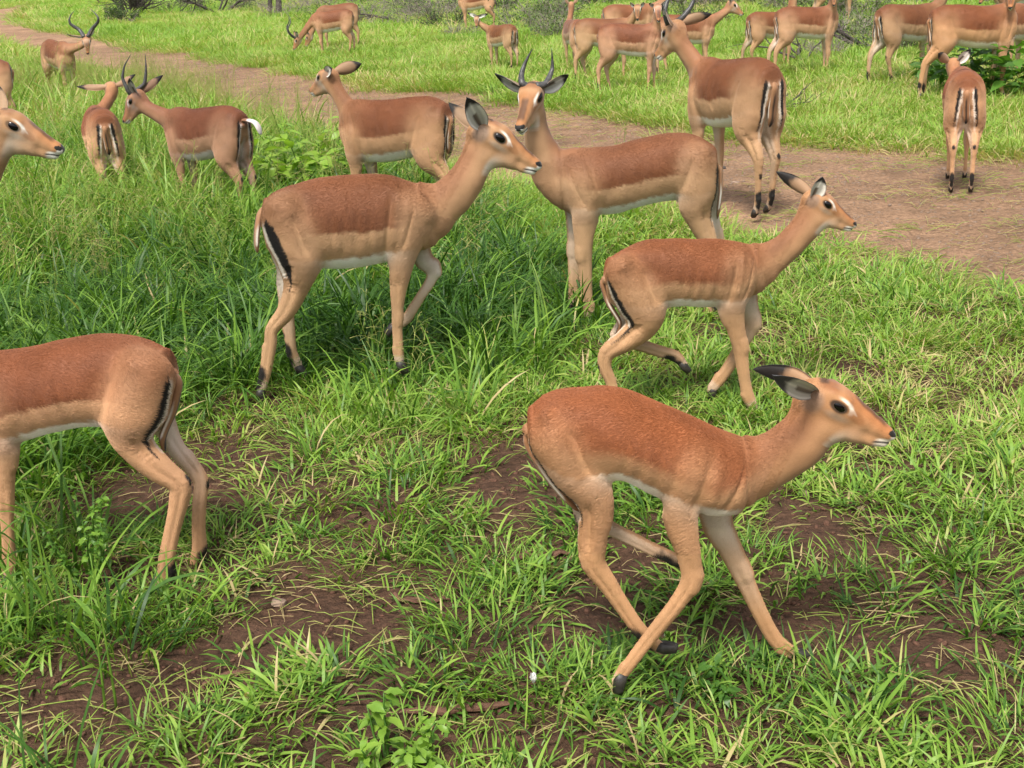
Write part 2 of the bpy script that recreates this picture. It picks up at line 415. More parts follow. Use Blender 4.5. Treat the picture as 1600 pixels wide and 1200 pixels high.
HEAD_SKULL = [(.05, .06, -.13, .10), (.12, .165, -.19, .172), (.22, .195, -.17, .185), (.32, .195, -.16, .19), (.45, .155, -.15, .15), (.62, .100, -.14, .108), (.78, .055, -.125, .088), (.90, .028, -.115, .080), (.965, .0, -.085, .062)]
HEAD_JAW = [(.16, .0, -.33, .105), (.30, -.06, -.365, .115), (.46, -.08, -.315, .098), (.64, -.09, -.262, .078), (.80, -.09, -.222, .064), (.92, -.09, -.198, .055)]

class Impala:
    """geometry in local axes: x forward, y to its left, z up"""
    def __init__(s, trunk, neck, poll, nose, legs, sc=1.0, roll=0.0, hl=None):
        s.sc = sc
        Y = np.array([0., 1., 0.])
        tr = np.array(trunk, float)                      # x, ztop, zbot, halfwidth
        tr = densify(tr, 6)
        m = 6; x0, x1 = tr[0, 0], tr[m, 0]; f = np.clip((x1 - tr[:m + 1, 0]) / (x1 - x0), 0, 1)      # the rump closes as a rounded end
        e = np.sqrt(np.maximum(1 - f ** 2.4, .02)); c1 = (tr[m, 1] + tr[m, 2]) / 2; c0 = (tr[0, 1] + tr[0, 2]) / 2; r1 = (tr[m, 1] - tr[m, 2]) / 2
        c = c1 + (c0 - c1) * f; tr[:m + 1, 1] = c + r1 * e; tr[:m + 1, 2] = c - r1 * e; tr[:m + 1, 3] = tr[m, 3] * (.35 + .65 * e)
        top0 = c0 + .35 * r1
        s.tr = tr
        C = np.stack([tr[:, 0], np.zeros(len(tr)), (tr[:, 1] + tr[:, 2]) / 2], 1); rn = (tr[:, 1] - tr[:, 2]) / 2
        if tr.shape[1] > 4: C[:, 0] = tr[:, 0]; C[:, 1] = tr[:, 4]
        s.C, s.rn, s.rl = C, rn, tr[:, 3]
        s.tru = np.linspace(0, 1, len(tr)); s.trzt = tr[:, 1]; s.trzb = tr[:, 2]
        s.trunk = [TrunkField(C[:, 0], C[:, 2], rn, s.rl, .012 * sc, .003 * sc)]
        nk = densify(neck, 3)                            # x,y,z,rn,rl
        T = np.gradient(nk[:, :3], axis=0)
        s.poll, s.nose = np.array(poll, float), np.array(nose, float)
        X = unit(s.nose - s.poll); s.hl = hl or np.linalg.norm(s.nose - s.poll)
        up = np.array([0, 0, 1.0])
        Zh = up - X * np.dot(up, X)
        if np.linalg.norm(Zh) < 0.15: Zh = np.array([-1., 0, 0.3]); Zh = Zh - X * np.dot(Zh, X)
        Zh = unit(Zh); Yh = np.cross(Zh, X)
        if roll:
            c, q = math.cos(roll), math.sin(roll); Yh, Zh = c * Yh + q * Zh, c * Zh - q * Yh
        s.HX, s.HY, s.HZ = X, Yh, Zh
        Ls = []
        for i in range(len(nk)):
            w = i / max(1, len(nk) - 1); Ls.append(unit(Y * (1 - w * .9) + Yh * w * .9 + 1e-4))
        s.nk = nk
        s.neck = chain_segs(nk[:, :3], nk[:, 3], nk[:, 4], Ls, 0.003 * sc)
        s.neckL = Ls
        H = s.hl
        def hp(a, b, c=0.0): return s.poll + H * (a * X + b * Zh + c * Yh)
        s.hp = hp
        s.head = []
        for tab in (HEAD_SKULL, HEAD_JAW):
            P = [hp(a, (t + b) / 2) for a, t, b, w in tab]; R = [H * (t - b) / 2 for a, t, b, w in tab]; W = [H * w for a, t, b, w in tab]
            s.head += chain_segs(P, R, W, Yh, 0.05 * H)
        for sg in (-1, 1):
            s.head.append(Seg(hp(.24, .115, sg * .135), hp(.38, .10, sg * .125), .07 * H, .05 * H, .06 * H, .05 * H, Yh, .05 * H))      # brow
            s.head.append(Seg(hp(.36, -.13, sg * .085), hp(.58, -.14, sg * .06), .10 * H, .07 * H, .05 * H, .04 * H, Yh, .06 * H))     # cheek
            s.head.append(Seg(hp(.93, -.03, sg * .045), hp(.965, -.04, sg * .035), .045 * H, .035 * H, .03 * H, .03 * H, Yh, .03 * H)) # nostril rim
        s.head.append(Seg(hp(.07, -.09), hp(.17, -.11), .115 * H, .16 * H, .115 * H, .14 * H, Yh, .06 * H))
        s.legs = {}; s.toe = {}; s.stripe = None; s.fold = False
        s.hock = {k: int(np.argmin([q[0] - .0 * q[2] if 3 <= i < len(v) - 2 else 9 for i, q in enumerate(v)])) for k, v in legs.items()}
        s.legdef = {}
        for nm, st in legs.items():                      # x,y,z,rn[,rl]
            a = np.array([list(q) + [0] * (5 - len(q)) for q in st], float)
            cap = (0.075 if nm[0] == 'H' else 0.058) * sc
            rl = np.where(a[:, 4] > 0, a[:, 4], np.minimum(a[:, 3] * 0.84, cap))
            A5 = densify(np.column_stack([a[:, :4], rl]), SUB)
            s.legdef[nm] = (A5[:, :3], A5[:, 3], A5[:, 4])
            s.toe[nm] = A5[-1, :3].copy(); A5 = A5[:-2]; A5[-1, 3:] *= .85
            s.legdef[nm] = (A5[:, :3], A5[:, 3], A5[:, 4])
            s.legs[nm] = chain_segs(A5[:, :3], A5[:, 3], A5[:, 4], Y, 0.002 * sc)
        s.extra = {}
        for nm, (P, R, RL) in s.legdef.items():
            E = []; n = len(P)
            def frame(i):
                Tq = unit(P[min(i + 1, n - 1)] - P[max(i - 1, 0)]); return Tq, unit(np.array([1., 0, 0]) - Tq * Tq[0])
            ft = max(2, n - 1 - SUB - 1); Tq, nv = frame(ft)
            E.append(Seg(P[ft] - nv * R[ft] * .55, P[ft] - nv * R[ft] * .62 + Tq * .02 * sc, R[ft] * .72, R[ft] * .5, RL[ft] * .9, RL[ft] * .6, Y, .006 * sc))
            if nm[0] == 'H':
                hk = s.hock[nm] * SUB; Tq, nv = frame(hk); up = unit(P[max(hk - SUB, 0)] - P[hk]); r = R[hk]
                tip = P[hk] - nv * r * .62 + up * .022 * sc; j = max(hk - int(1.7 * SUB), 0); Tj, nj = frame(j)
                E.append(Seg(P[hk] - nv * r * .45, tip, r * .62, r * .42, RL[hk] * .62, RL[hk] * .42, Y, .008 * sc))
                E.append(Seg(tip, P[j] - nj * R[j] * .78, .0095 * sc, .013 * sc, .008 * sc, .012 * sc, Y, .012 * sc))
            else:
                b = [np.dot(unit(P[i] - P[i - 2]), unit(P[i + 2] - P[i])) if .25 * n < i < .72 * n else 1 for i in range(2, n - 2)]
                kn = int(np.argmin(b)) + 2 if min(b) < .93 else int(np.argmin(np.abs(P[:, 2] - .30 * sc))); Tq, nv = frame(kn); r = R[kn]
                E.append(Seg(P[kn] + nv * r * .22 - Tq * .016 * sc, P[kn] + nv * r * .22 + Tq * .016 * sc, r * .92, r * .90, RL[kn] * 1.10, RL[kn] * 1.08, Y, .010 * sc))
                i = min(2 * SUB, n - 2); Tq, nv = frame(i); E.append(Seg(P[i] - nv * R[i] * .72, P[i] - nv * R[i] * .55 + Tq * .05 * sc, R[i] * .42, R[i] * .3, RL[i] * .5, RL[i] * .4, Y, .014 * sc))
            s.extra[nm] = E
        s.tailbase = np.array([tr[0, 0] - 0.004 * sc, 0, top0])

    def groups(s):
        g = [("trunk", s.trunk, 0.03 * s.sc), ("neck", s.neck, 0.032 * s.sc), ("head", s.head, 0.12 * s.hl)]
        for k in s.legs: g.append((k, s.legs[k], (0.034 if k[0] == 'H' else 0.028) * s.sc))
        return g

    def mesh(s, h):
        allseg = [q for _, g, _ in s.groups() for q in g]
        lo = np.min([q.bbox(0.02)[0] for q in allseg], 0); hi = np.max([q.bbox(0.02)[1] for q in allseg], 0)
        n = np.ceil((hi - lo) / h).astype(int) + 1
        F = np.full(n, 0.06, np.float32)
        ax = [(lo[i] + h * np.arange(n[i])).astype(np.float32) for i in range(3)]
        pad = 0.05 * s.sc + 3 * h
        LG = np.full(n, 0.06, np.float32)
        for name, segs, kg in s.groups():
            segs = segs + s.extra.get(name, [])
            l2 = np.min([q.bbox(pad)[0] for q in segs], 0); h2 = np.max([q.bbox(pad)[1] for q in segs], 0)
            i0 = np.clip(np.floor((l2 - lo) / h).astype(int), 0, n - 1); i1 = np.clip(np.ceil((h2 - lo) / h).astype(int) + 1, 1, n)
            G = np.full(i1 - i0, 0.06, np.float32)
            for q in segs:
                a, b = q.bbox(pad)
                j0 = np.clip(np.floor((a - lo) / h).astype(int), i0, i1); j1 = np.clip(np.ceil((b - lo) / h).astype(int) + 1, i0, i1)
                if np.any(j1 <= j0): continue
                d, _ = q.dist(ax[0][j0[0]:j1[0], None, None], ax[1][None, j0[1]:j1[1], None], ax[2][None, None, j0[2]:j1[2]])
                sl = tuple(slice(j0[i] - i0[i], j1[i] - i0[i]) for i in range(3))
                G[sl] = smin(G[sl], d.astype(np.float32), q.k)
            sl = tuple(slice(i0[i], i1[i]) for i in range(3))
            if name in s.legs: LG[sl] = np.minimum(LG[sl], G)
            else: F[sl] = smin(F[sl], G, kg)
        F = smin(F, LG, 0.022 * s.sc)
        g = vdb.FloatGrid(0.06); g.copyFromArray(F)
        P, Q = g.convertToQuads(isovalue=0.0)
        V = P.astype(np.float64) * h + lo
        Q = np.asarray(Q, dtype=np.int64)
        # orientation check
        c = V[Q]; nrm = np.cross(c[:, 2] - c[:, 0], c[:, 3] - c[:, 1]); cen = V.mean(0)
        vol = np.einsum('ij,ij->i', c.mean(1) - cen, nrm).sum()
        if vol < 0: Q = Q[:, ::-1]
        return V, Q

    def eval_groups(s, V):
        out = {}
        X, Y, Z = V[:, 0], V[:, 1], V[:, 2]
        for name, segs, kg in s.groups():
            D = np.full(len(V), 1e9); I = np.zeros(len(V), int); TT = np.zeros(len(V))
            for i, q in enumerate(segs):
                d, t = q.dist(X, Y, Z); m = d < D
                D[m] = d[m]; I[m] = i; TT[m] = t[m]
            out[name] = (D, I, TT)
        return out

    def uv(s, V):
        x = np.maximum.accumulate(s.C[:, 0]) + np.arange(len(s.C)) * 1e-6
        u = np.interp(V[:, 0], x, s.tru); cz = np.interp(V[:, 0], x, s.C[:, 2]); r = np.maximum(np.interp(V[:, 0], x, s.rn), .05 * s.sc)
        return u, (V[:, 2] - cz) / r

    def muscles(s, V):
        """shoulder blade, hip bone, flank hollow, ribs and tendons as offsets along the normal"""
        G = s.eval_groups(V); D = G["trunk"][0]; u, v = s.uv(V); sc = s.sc
        g = lambda x, c, w: np.exp(-((x - c) / w) ** 2)
        win = lambda x, a, b, f: sstep(a - f, a + f, x) * sstep(b + f, b - f, x)
        side = sstep(.03, .07, np.abs(V[:, 1]) / sc)
        d = -.0075 * g(u - .05 * v, .735, .020) * win(v, -.75, .55, .2) + .0045 * g(u - .05 * v, .775, .022) * win(v, -.5, .75, .2)
        d += -.006 * g(u - .10 * v, .865, .018) * win(v, -.6, .5, .2)
        d += .008 * g(u, .19, .035) * g(v, .72, .14) - .0075 * g(u, .315, .05) * g(v, .30, .30) - .005 * g(u + .06 * v, .30, .018) * win(v, -.55, .35, .15)
        d += .0013 * np.sin(u * 105 - 4 * v) * win(u, .44, .70, .04) * win(v, -.55, .35, .15)
        d *= side * (D < .05 * sc)
        for nm, segs in s.legs.items():
            Dl, Il, Tl = G[nm]; pts, rr, rll = s.legdef[nm]; sgn = np.sign(pts[0, 1]) or 1.0
            Pc = pts[Il] + (pts[Il + 1] - pts[Il]) * Tl[:, None]; rnn = rr[Il] + (rr[Il + 1] - rr[Il]) * Tl
            Tv = np.array([unit(q.B - q.A) for q in segs])[Il]; Nv = unit_rows(np.array([1., 0, 0]) - Tv * Tv[:, :1])
            q = V - Pc; nn = np.einsum('ij,ij->i', q, Nv) / rnn; st = (Il + Tl) / SUB
            lo = 3.6 if nm[0] == 'F' else 3.4
            d += (Dl < .012 * sc) * sstep(lo - .3, lo + .5, st) * (-.13 * rnn * g(nn, -.18, .28))
            if nm[0] == 'H': d += (Dl < .02 * sc) * win(st, 2.2, 4.2, .4) * (-.16 * rnn * g(nn, -.45, .22))
        return d

    def colours(s, V, nrm, seed=0, tone=(1, 1, 1), young=0.0):
        G = s.eval_groups(V); sc = s.sc
        n1 = fbm(V * 14 / sc, 3, seed) - 0.5; n2 = vnoise(V * 60 / sc, seed + 9) - 0.5
        # trunk coordinates
        u, v = s.uv(V)
        # --- trunk colour
        vb = -0.10 + 0.30 * sstep(.74, .95, u) + 0.12 * sstep(.30, .05, u)
        soft = 0.055 + .14 * young + 0.28 * sstep(.30, .10, u) + 0.12 * sstep(.75, .9, u)
        S = sstep(vb - soft, vb + soft, v + n1 * 0.16 + n2 * 0.06)
        base = TAN * (1 - 0.08 * young)
        sadd = SADDLE * (1 + 0.45 * young)
        ct = base[None] * (1 - S[:, None]) + sadd[None] * S[:, None]
        ct = ct * (1 + 0.35 * n1[:, None])
        rear = sstep(.34, .12, u)[:, None] * sstep(.9, .2, v)[:, None]
        ct = ct * (1 - 0.45 * rear) + (TAN * .55 + SADDLE * .45) * 0.45 * rear
        W = sstep(-.62 + .10 * young, -.74 + .10 * young, v + n2 * .12) * sstep(.12, .22, u) * sstep(.97, .80, u)
        ct = ct * (1 - W[:, None]) + WHITE * W[:, None]
        # --- neck
        D2, I2, T2 = G["neck"]; un = (I2 + T2) / len(s.neck)
        P2 = np.array([q.A for q in s.neck] + [s.neck[-1].B]); Cn = P2[I2] + (P2[I2 + 1] - P2[I2]) * T2[:, None]
        Tn = np.array([unit(q.B - q.A) for q in s.neck])[I2]; Ln = np.array([q.L for q in s.neck])[I2]
        Nn = np.cross(Tn, Ln)                      # dorsal/ventral
        back = np.einsum('ij,ij->i', unit_rows(V - Cn), Nn)
        bk = np.sign(np.mean(np.cross(Tn, Ln) @ np.array([-1., 0, .6])) + 1e-9) * back
        dk = sstep(-.3, .9, bk)
        cn = (TAN * .55 + NECKC * .45)[None] * (1 - dk[:, None]) + (NECKC * .75 + SADDLE * .25)[None] * dk[:, None]
        cn = cn * (1 + 0.3 * n1[:, None])
        th = sstep(.82, .98, un) * sstep(-.55, -.85, bk)
        cn = cn * (1 - .7 * th[:, None]) + WHITE * .7 * th[:, None]
        # --- head
        R = (V - s.poll) / s.hl
        a, b, c = R @ s.HX, R @ s.HZ, R @ s.HY; ac = np.abs(c)
        ch = np.repeat((TAN * .62 + FACE * .38)[None], len(V), 0)
        def put(col, w): 
            nonlocal ch
            w = np.clip(w, 0, 1)[:, None]; ch = ch * (1 - w) + np.asarray(col) * w
        def ell(a0, b0, ra, rb, rot=0.0, f=.35):
            x, y = a - a0, b - b0; cr, sr = math.cos(rot), math.sin(rot)
            q = np.sqrt(((x * cr + y * sr) / ra) ** 2 + ((-x * sr + y * cr) / rb) ** 2)
            return sstep(1 + f, 1 - f, q)
        topb = np.interp(a, [.0, .12, .3, .45, .63, .8, .93], [.09, .175, .20, .165, .107, .06, .025])
        put(FACE, sstep(-.16, -.02, b - topb) * sstep(.25, .45, a) * .9)                       # bridge of the nose
        put(SADDLE * 1.1, sstep(-.07, .0, b - topb) * sstep(.05, .15, a) * sstep(.34, .22, a) * .7)
        put(DARKB * .9, sstep(-.045, -.01, b - topb) * sstep(.42, .52, a) * sstep(.90, .80, a) * sstep(.085, .045, ac) * .9)
        put(BLACK * 2, ell(.135, .165, .045, .05) * sstep(.10, .05, ac) * (.75))             # dark crown spot
        put(TAN * 1.08, sstep(-.12, -.24, b) * sstep(.15, .3, a) * .8)
        ex, ey = a - .335, b - .05; ex, ey = ex * .976 - ey * .218, ex * .218 + ey * .976; ro = np.hypot(ex / .10, ey / .058); te = np.degrees(np.arctan2(ey / .058, ex / .10))
        put(WHITE, sstep(1.10, 1.28, ro) * sstep(1.85, 1.45, ro) * sstep(-22, 12, te) * sstep(125, 75, te) * (ac > .05) * .92)
        put(WHITE, ell(.485, .055, .065, .013, -.55) * (ac > .05) * .85)                             # white line above the eye
        put(WHITE * .8, ell(.36, -.055, .11, .035, -.1, .7) * .28 * (ac > .06))
        put(FACE * .75, ell(.545, .005, .11, .05, -.35) * (ac > .05) * .7)                     # dark mark before the eye
        put(BLACK * 1.5, ell(.335, .050, .100, .056, -.22, .2) * (ac > .08))
        put(GREY, ell(.10, -.02, .10, .12) * (ac > .1) * .75)                                   # ear base
        put(WHITE, sstep(-.20, -.27, b) * sstep(.12, .3, a) * sstep(.8, .6, a) * sstep(.06, .02, ac) * .6)
        lip = -.118 - .05 * (1 - sstep(.75, .97, a))
        put(WHITE, sstep(.80, .88, a) * sstep(lip + .055, lip + .025, b))
        put(WHITE, sstep(.93, .965, a) * sstep(.0, -.03, b))
        put(BLACK * 2, sstep(.018, .006, np.abs(b - lip)) * sstep(.78, .84, a) * .95)
        put(BLACK, np.sqrt(((a - .955) / .05) ** 2 + ((b + .012) / .030) ** 2) < 1.0)
        put(BLACK * 1.5, sstep(.94, .965, a) * sstep(-.075, -.05, b) * sstep(.05, .03, ac))
        ch = ch * (1 + 0.2 * n1[:, None])
        # --- legs
        post = []
        cols = {"trunk": ct, "neck": cn, "head": ch}
        zt = s.tailbase[2]
        for nm, segs in s.legs.items():
            Dl, Il, Tl = G[nm]; pts, rr, rll = s.legdef[nm]; n = len(segs)
            sgn = np.sign(pts[0, 1]) or 1.0
            Pc = pts[Il] + (pts[Il + 1] - pts[Il]) * Tl[:, None]; rnn = rr[Il] + (rr[Il + 1] - rr[Il]) * Tl; rl_ = rll[Il] + (rll[Il + 1] - rll[Il]) * Tl
            Tv = np.array([unit(q.B - q.A) for q in segs])[Il]
            Nv = np.array([1., 0, 0]) - Tv * Tv[:, :1]; Nv = unit_rows(Nv)
            q = V - Pc
            nn = np.einsum('ij,ij->i', q, Nv) / rnn; ll = q[:, 1] * sgn / rl_
            st = Il + Tl
            low = sstep(.62 * sc, .30 * sc, V[:, 2])
            cl = (TAN * .80 + NECKC * .2)[None] * (1 - low[:, None]) + LEGC[None] * low[:, None]
            S2 = sstep(-.35, .75, v + n1 * .3) * (V[:, 2] > .4 * sc)
            if nm[0] == 'H':
                cl = cl * (1 - .62 * S2[:, None]) + sadd * .62 * S2[:, None]
            else:
                S3 = sstep(.0, .8, v); cl = cl * (1 - .75 * S3[:, None]) + (NECKC * .6 + SADDLE * .4) * .75 * S3[:, None]
            cl = cl * (1 + .28 * n1[:, None])
            inner = (.75 if nm[0] == 'F' else .55) * sstep(.25, .85, -ll) * (.30 * sstep(.12 * sc, .3 * sc, V[:, 2]) + .55 * sstep(.34 * sc, .46 * sc, V[:, 2]))
            inner = inner * sstep(.66 * sc, .54 * sc, V[:, 2]); cl = cl * (1 - inner[:, None]) + WHITE * .9 * inner[:, None]
            if nm[0] == 'H':
                ang = np.degrees(np.arctan2(ll, -nn))
                sv = (zt - V[:, 2]) / (.30 * sc)
                gate = (Dl < .05 * sc) * (st < 4.6 * SUB)
                if s.stripe is None:
                    ang = np.where(nn < .1, np.abs(V[:, 1]) / sc / .0013, 180.); cen = 40 + 22 * sv
                else: cen = s.stripe[0] + s.stripe[1] * sv
                wm = s.stripe[2] if s.stripe and len(s.stripe) > 2 else 1; wr = sstep(8 * wm, 3 * wm, np.abs(ang - (cen - 13 * wm))) * sstep(.02, .16, sv) * sstep(1.25, .7, sv) * gate * (st < 3.2 * SUB)
                post.append((WHITE, wr * .7))
                post.append((WHITE, sstep(14, 4, ang) * sstep(.35, .7, sv) * sstep(1.3, .9, sv) * gate * .35))
                wid = np.interp(sv, [.0, .10, .6, .97], [0, 9.5, 8.5, 1.5]) * (s.stripe[2] if s.stripe and len(s.stripe) > 2 else 1) + n2 * 2.5
                bs = sstep(wid + 2.0, wid - 2.0, np.abs(ang - cen)) * (sv > .0) * (sv < .97) * gate
                post.append((BLACK, bs))
                hk = s.hock[nm] * SUB; ft = ((n + 2) // SUB - 2) * SUB
                cum = np.concatenate([[0], np.cumsum(np.linalg.norm(np.diff(np.vstack([pts, s.toe[nm]])[::-1], axis=0), axis=1))])[::-1]
                ft = int(np.argmin(np.abs(cum[:-1] - .105 * sc)))
                for idx, rad, off, dz in ((hk, .013, -.95, 0), (ft, .030, -.80, .006), (ft, .022, -.85, -.040)):
                    Tq = unit(pts[min(idx + 1, n)] - pts[idx - 1]); nv = unit(np.array([1., 0, 0]) - Tq * Tq[0])
                    ctr = pts[idx] - Tq * dz * sc + nv * rr[idx] * off
                    dv = V - ctr; al = dv @ Tq; dd = np.sqrt(np.maximum((dv * dv).sum(1) - al * al, 0) + (al / 1.4) ** 2)
                    post.append((BLACK, sstep(rad * sc * 1.15, rad * sc * .7, dd + n2 * .008)))
                # dark fold where the thigh meets the flank
                zc = np.interp(.22, s.tru, s.trzb) + .15 * (np.interp(.22, s.tru, s.trzt) - np.interp(.22, s.tru, s.trzb))
                fx = np.max((pts[:, 0] + rr * .98)[np.abs(pts[:, 2] - zc) < .10 * sc], initial=pts[2, 0])
                zf = zc + .048 * sc; dd = np.hypot((V[:, 0] - fx - .046 * sc - .5 * (V[:, 2] - zf)) / .010, (V[:, 2] - zf) / .022) / sc
                if s.fold: post.append((BLACK * 3, sstep(1.1, .5, dd + n2 * .5) * .85 * (V[:, 1] * sgn > .04 * sc)))
            # pale pastern above the hoof
            ps = sstep(n - 1.0 * SUB, n - .6 * SUB, st); cl = cl * (1 - ps[:, None] * .3) + WHITE * .75 * ps[:, None] * .3
            cols[nm] = cl
        tot = 0; acc = 0
        for nm, (Dg, _, _) in G.items():
            bw = {"trunk": .018, "head": .010, "neck": .02}.get(nm, .012) * sc
            w = np.exp(-np.clip(Dg, -.02 * sc, .4) / bw)
            if nm == "trunk": w = w * 0.75
            if nm[0] == 'H': w = w * 1.5
            acc = acc + cols[nm] * w[:, None]; tot = tot + w[:, None]
        col = acc / tot
        for cc, w in post: col = col * (1 - w[:, None]) + cc * w[:, None]
        col = col * (1 + .26 * (fbm(V * 5.5 / sc + seed, 3, seed + 70) - .5) + .16 * (fbm(V * np.array([9, 26, 26]) / sc, 2, seed + 71) - .5))[:, None]
        return np.clip(col * np.asarray(tone), 0.006, 0.95)

def unit_rows(a):
    return a / (np.linalg.norm(a, axis=1)[:, None] + 1e-9)

def vnormals(V, Q):
    c = V[Q]; n = np.cross(c[:, 2] - c[:, 0], c[:, 3] - c[:, 1])
    o = np.zeros_like(V)
    for i in range(4): np.add.at(o, Q[:, i], n)
    return unit_rows(o)

def relax(V, Q, it=1, lam=0.5):
    E = np.concatenate([Q[:, [0, 1]], Q[:, [1, 2]], Q[:, [2, 3]], Q[:, [3, 0]]])
    deg = np.zeros(len(V)); np.add.at(deg, E[:, 0], 1); np.add.at(deg, E[:, 1], 1)
    for _ in range(it):
        s = np.zeros_like(V); np.add.at(s, E[:, 0], V[E[:, 1]]); np.add.at(s, E[:, 1], V[E[:, 0]])
        V = V + lam * (s / np.maximum(deg, 1)[:, None] - V)
    return V

def refine_head(V, Q, imp):
    """split the head's quads in four so that eyes, lips and nostrils read"""
    C = V[Q].mean(1); R = (C - imp.poll) / imp.hl
    a, b = R @ imp.HX, R @ imp.HZ
    m = (a > .0) & (np.linalg.norm(R - np.outer(a, imp.HX), axis=1) < .5) & (a < 1.1)
    inn, outn = Q[m], Q[~m]
    E = np.concatenate([inn[:, [0, 1]], inn[:, [1, 2]], inn[:, [2, 3]], inn[:, [3, 0]]]); Es = np.sort(E, 1)
    U, inv = np.unique(Es, axis=0, return_inverse=True); inv = inv.reshape(4, -1).T
    base = len(V); mid = (V[U[:, 0]] + V[U[:, 1]]) / 2
    ctr = V[inn].mean(1); cb = base + len(U)
    V2 = np.concatenate([V, mid, ctr])
    e = base + inv; c = cb + np.arange(len(inn))
    q4 = np.concatenate([np.stack([inn[:, 0], e[:, 0], c, e[:, 3]], 1), np.stack([inn[:, 1], e[:, 1], c, e[:, 0]], 1),
                         np.stack([inn[:, 2], e[:, 2], c, e[:, 1]], 1), np.stack([inn[:, 3], e[:, 3], c, e[:, 2]], 1)])
    # border quads of the outer set become polygons holding the new mid points
    key = {(int(x), int(y)): base + i for i, (x, y) in enumerate(U)}
    nodes = np.zeros(len(V), bool); nodes[inn.ravel()] = True
    touch = nodes[outn].sum(1) >= 2
    keep = outn[~touch]; polys = {4: [keep]}
    for q in outn[touch]:
        p = []
        for i in range(4):
            x, y = int(q[i]), int(q[(i + 1) % 4]); p.append(x)
            k = key.get((min(x, y), max(x, y)))
            if k is not None: p.append(k)
        polys.setdefault(len(p), []).append(np.array([p]))
    polys[4].append(q4)
    # pull the new points of the head onto the smooth surface
    return V2, [np.concatenate(v) for v in polys.values()]

# ------------------------------------------------------------------ parts that hang on the skin
def ear_geo(base, tip, face, w, tipu=.70):
    """cupped leaf; face = direction the hollow looks to"""
    base, tip = np.asarray(base, float), np.asarray(tip, float); L = np.linalg.norm(tip - base)
    T = unit(tip - base); Fc = unit(face - T * np.dot(face, T)); S = np.cross(T, Fc)
    nu, nv = 15, 11
    us = np.linspace(0, 1, nu); vv = np.linspace(-1, 1, nv)
    prof = np.interp(us, [0, .12, .3, .5, .7, .86, .95, 1], [.50, .74, .98, 1.0, .82, .50, .24, .03])
    V = []; C = []
    for layer in (0, 1):
        for i, u in enumerate(us):
            for v in vv:
                hw = w * prof[i]
                curl = (1.15 - .75 * u)
                th = v * curl * 1.25
                x = hw * math.sin(th) / max(.35, math.sin(min(1.45, curl * 1.25))) ; d = hw * (1 - math.cos(th)) * .9
                bend = -.10 * L * u * u
                P = base + T * (u * L) + S * x + Fc * (d + bend) - Fc * (.0045 * (1 - abs(v) ** 3) * layer + (.0 if layer == 0 else .0012))
                V.append(P)
                tipd = sstep(tipu, tipu + .12, np.array(u + .10 * abs(v) - .02))
                if layer == 0:
                    streak = .5 + .5 * math.cos(v * 7.5 + .8); edge = abs(v) > .88
                    col = WHITE * .95 * (.48 + .52 * streak * (0.55 + .45 * u)) if not edge else GREY * .7
                    if abs(v) < .20 and u < .5: col = GREY * .7
                    if abs(v + .2) < .12 and u < .75: col = col * .65
                else:
                    col = (TAN * .58 + GREY * .25) * (1 - .30 * u)
                    if abs(v) > .86: col = TAN * .6 + GREY * .2
                C.append(col * (1 - tipd) + BLACK * tipd)
    V = np.array(V); C = np.array(C); n = nu * nv
    i = np.arange(nu - 1)[:, None] * nv; j = np.arange(nv - 1)[None]
    q = np.stack([i + j, i + j + 1, i + nv + j + 1, i + nv + j], -1).reshape(-1, 4)
    Fs = [q, q[:, ::-1] + n]
    for cidx in (0, nv - 1):                           # side rims
        r = np.arange(nu - 1) * nv + cidx; f = np.stack([r, r + nv, r + nv + n, r + n], 1)
        Fs.append(f[:, ::-1] if cidx == 0 else f)
    return V, np.concatenate(Fs), C

def horn_geo(pts, r0, ridges=9, seg=10, tipfrac=.35):
    pts = np.asarray(pts, float); n = 46
    t = np.linspace(0, 1, len(pts)); tt = np.linspace(0, 1, n)
    # smooth through the control points
    P = np.stack([np.interp(tt, t, pts[:, k]) for k in range(3)], 1)
    for _ in range(6): P[1:-1] = (P[:-2] + 2 * P[1:-1] + P[2:]) / 4
    r = r0 * (1 - tt ** 1.35 * .93)
    rg = np.clip(1 - tt / (1 - tipfrac), 0, 1) ** .5
    r = r * (1 + .13 * rg * np.abs(np.sin(tt / (1 - tipfrac) * math.pi * ridges)) - .03)
    return loft(P, r, r * .88, seg=seg)

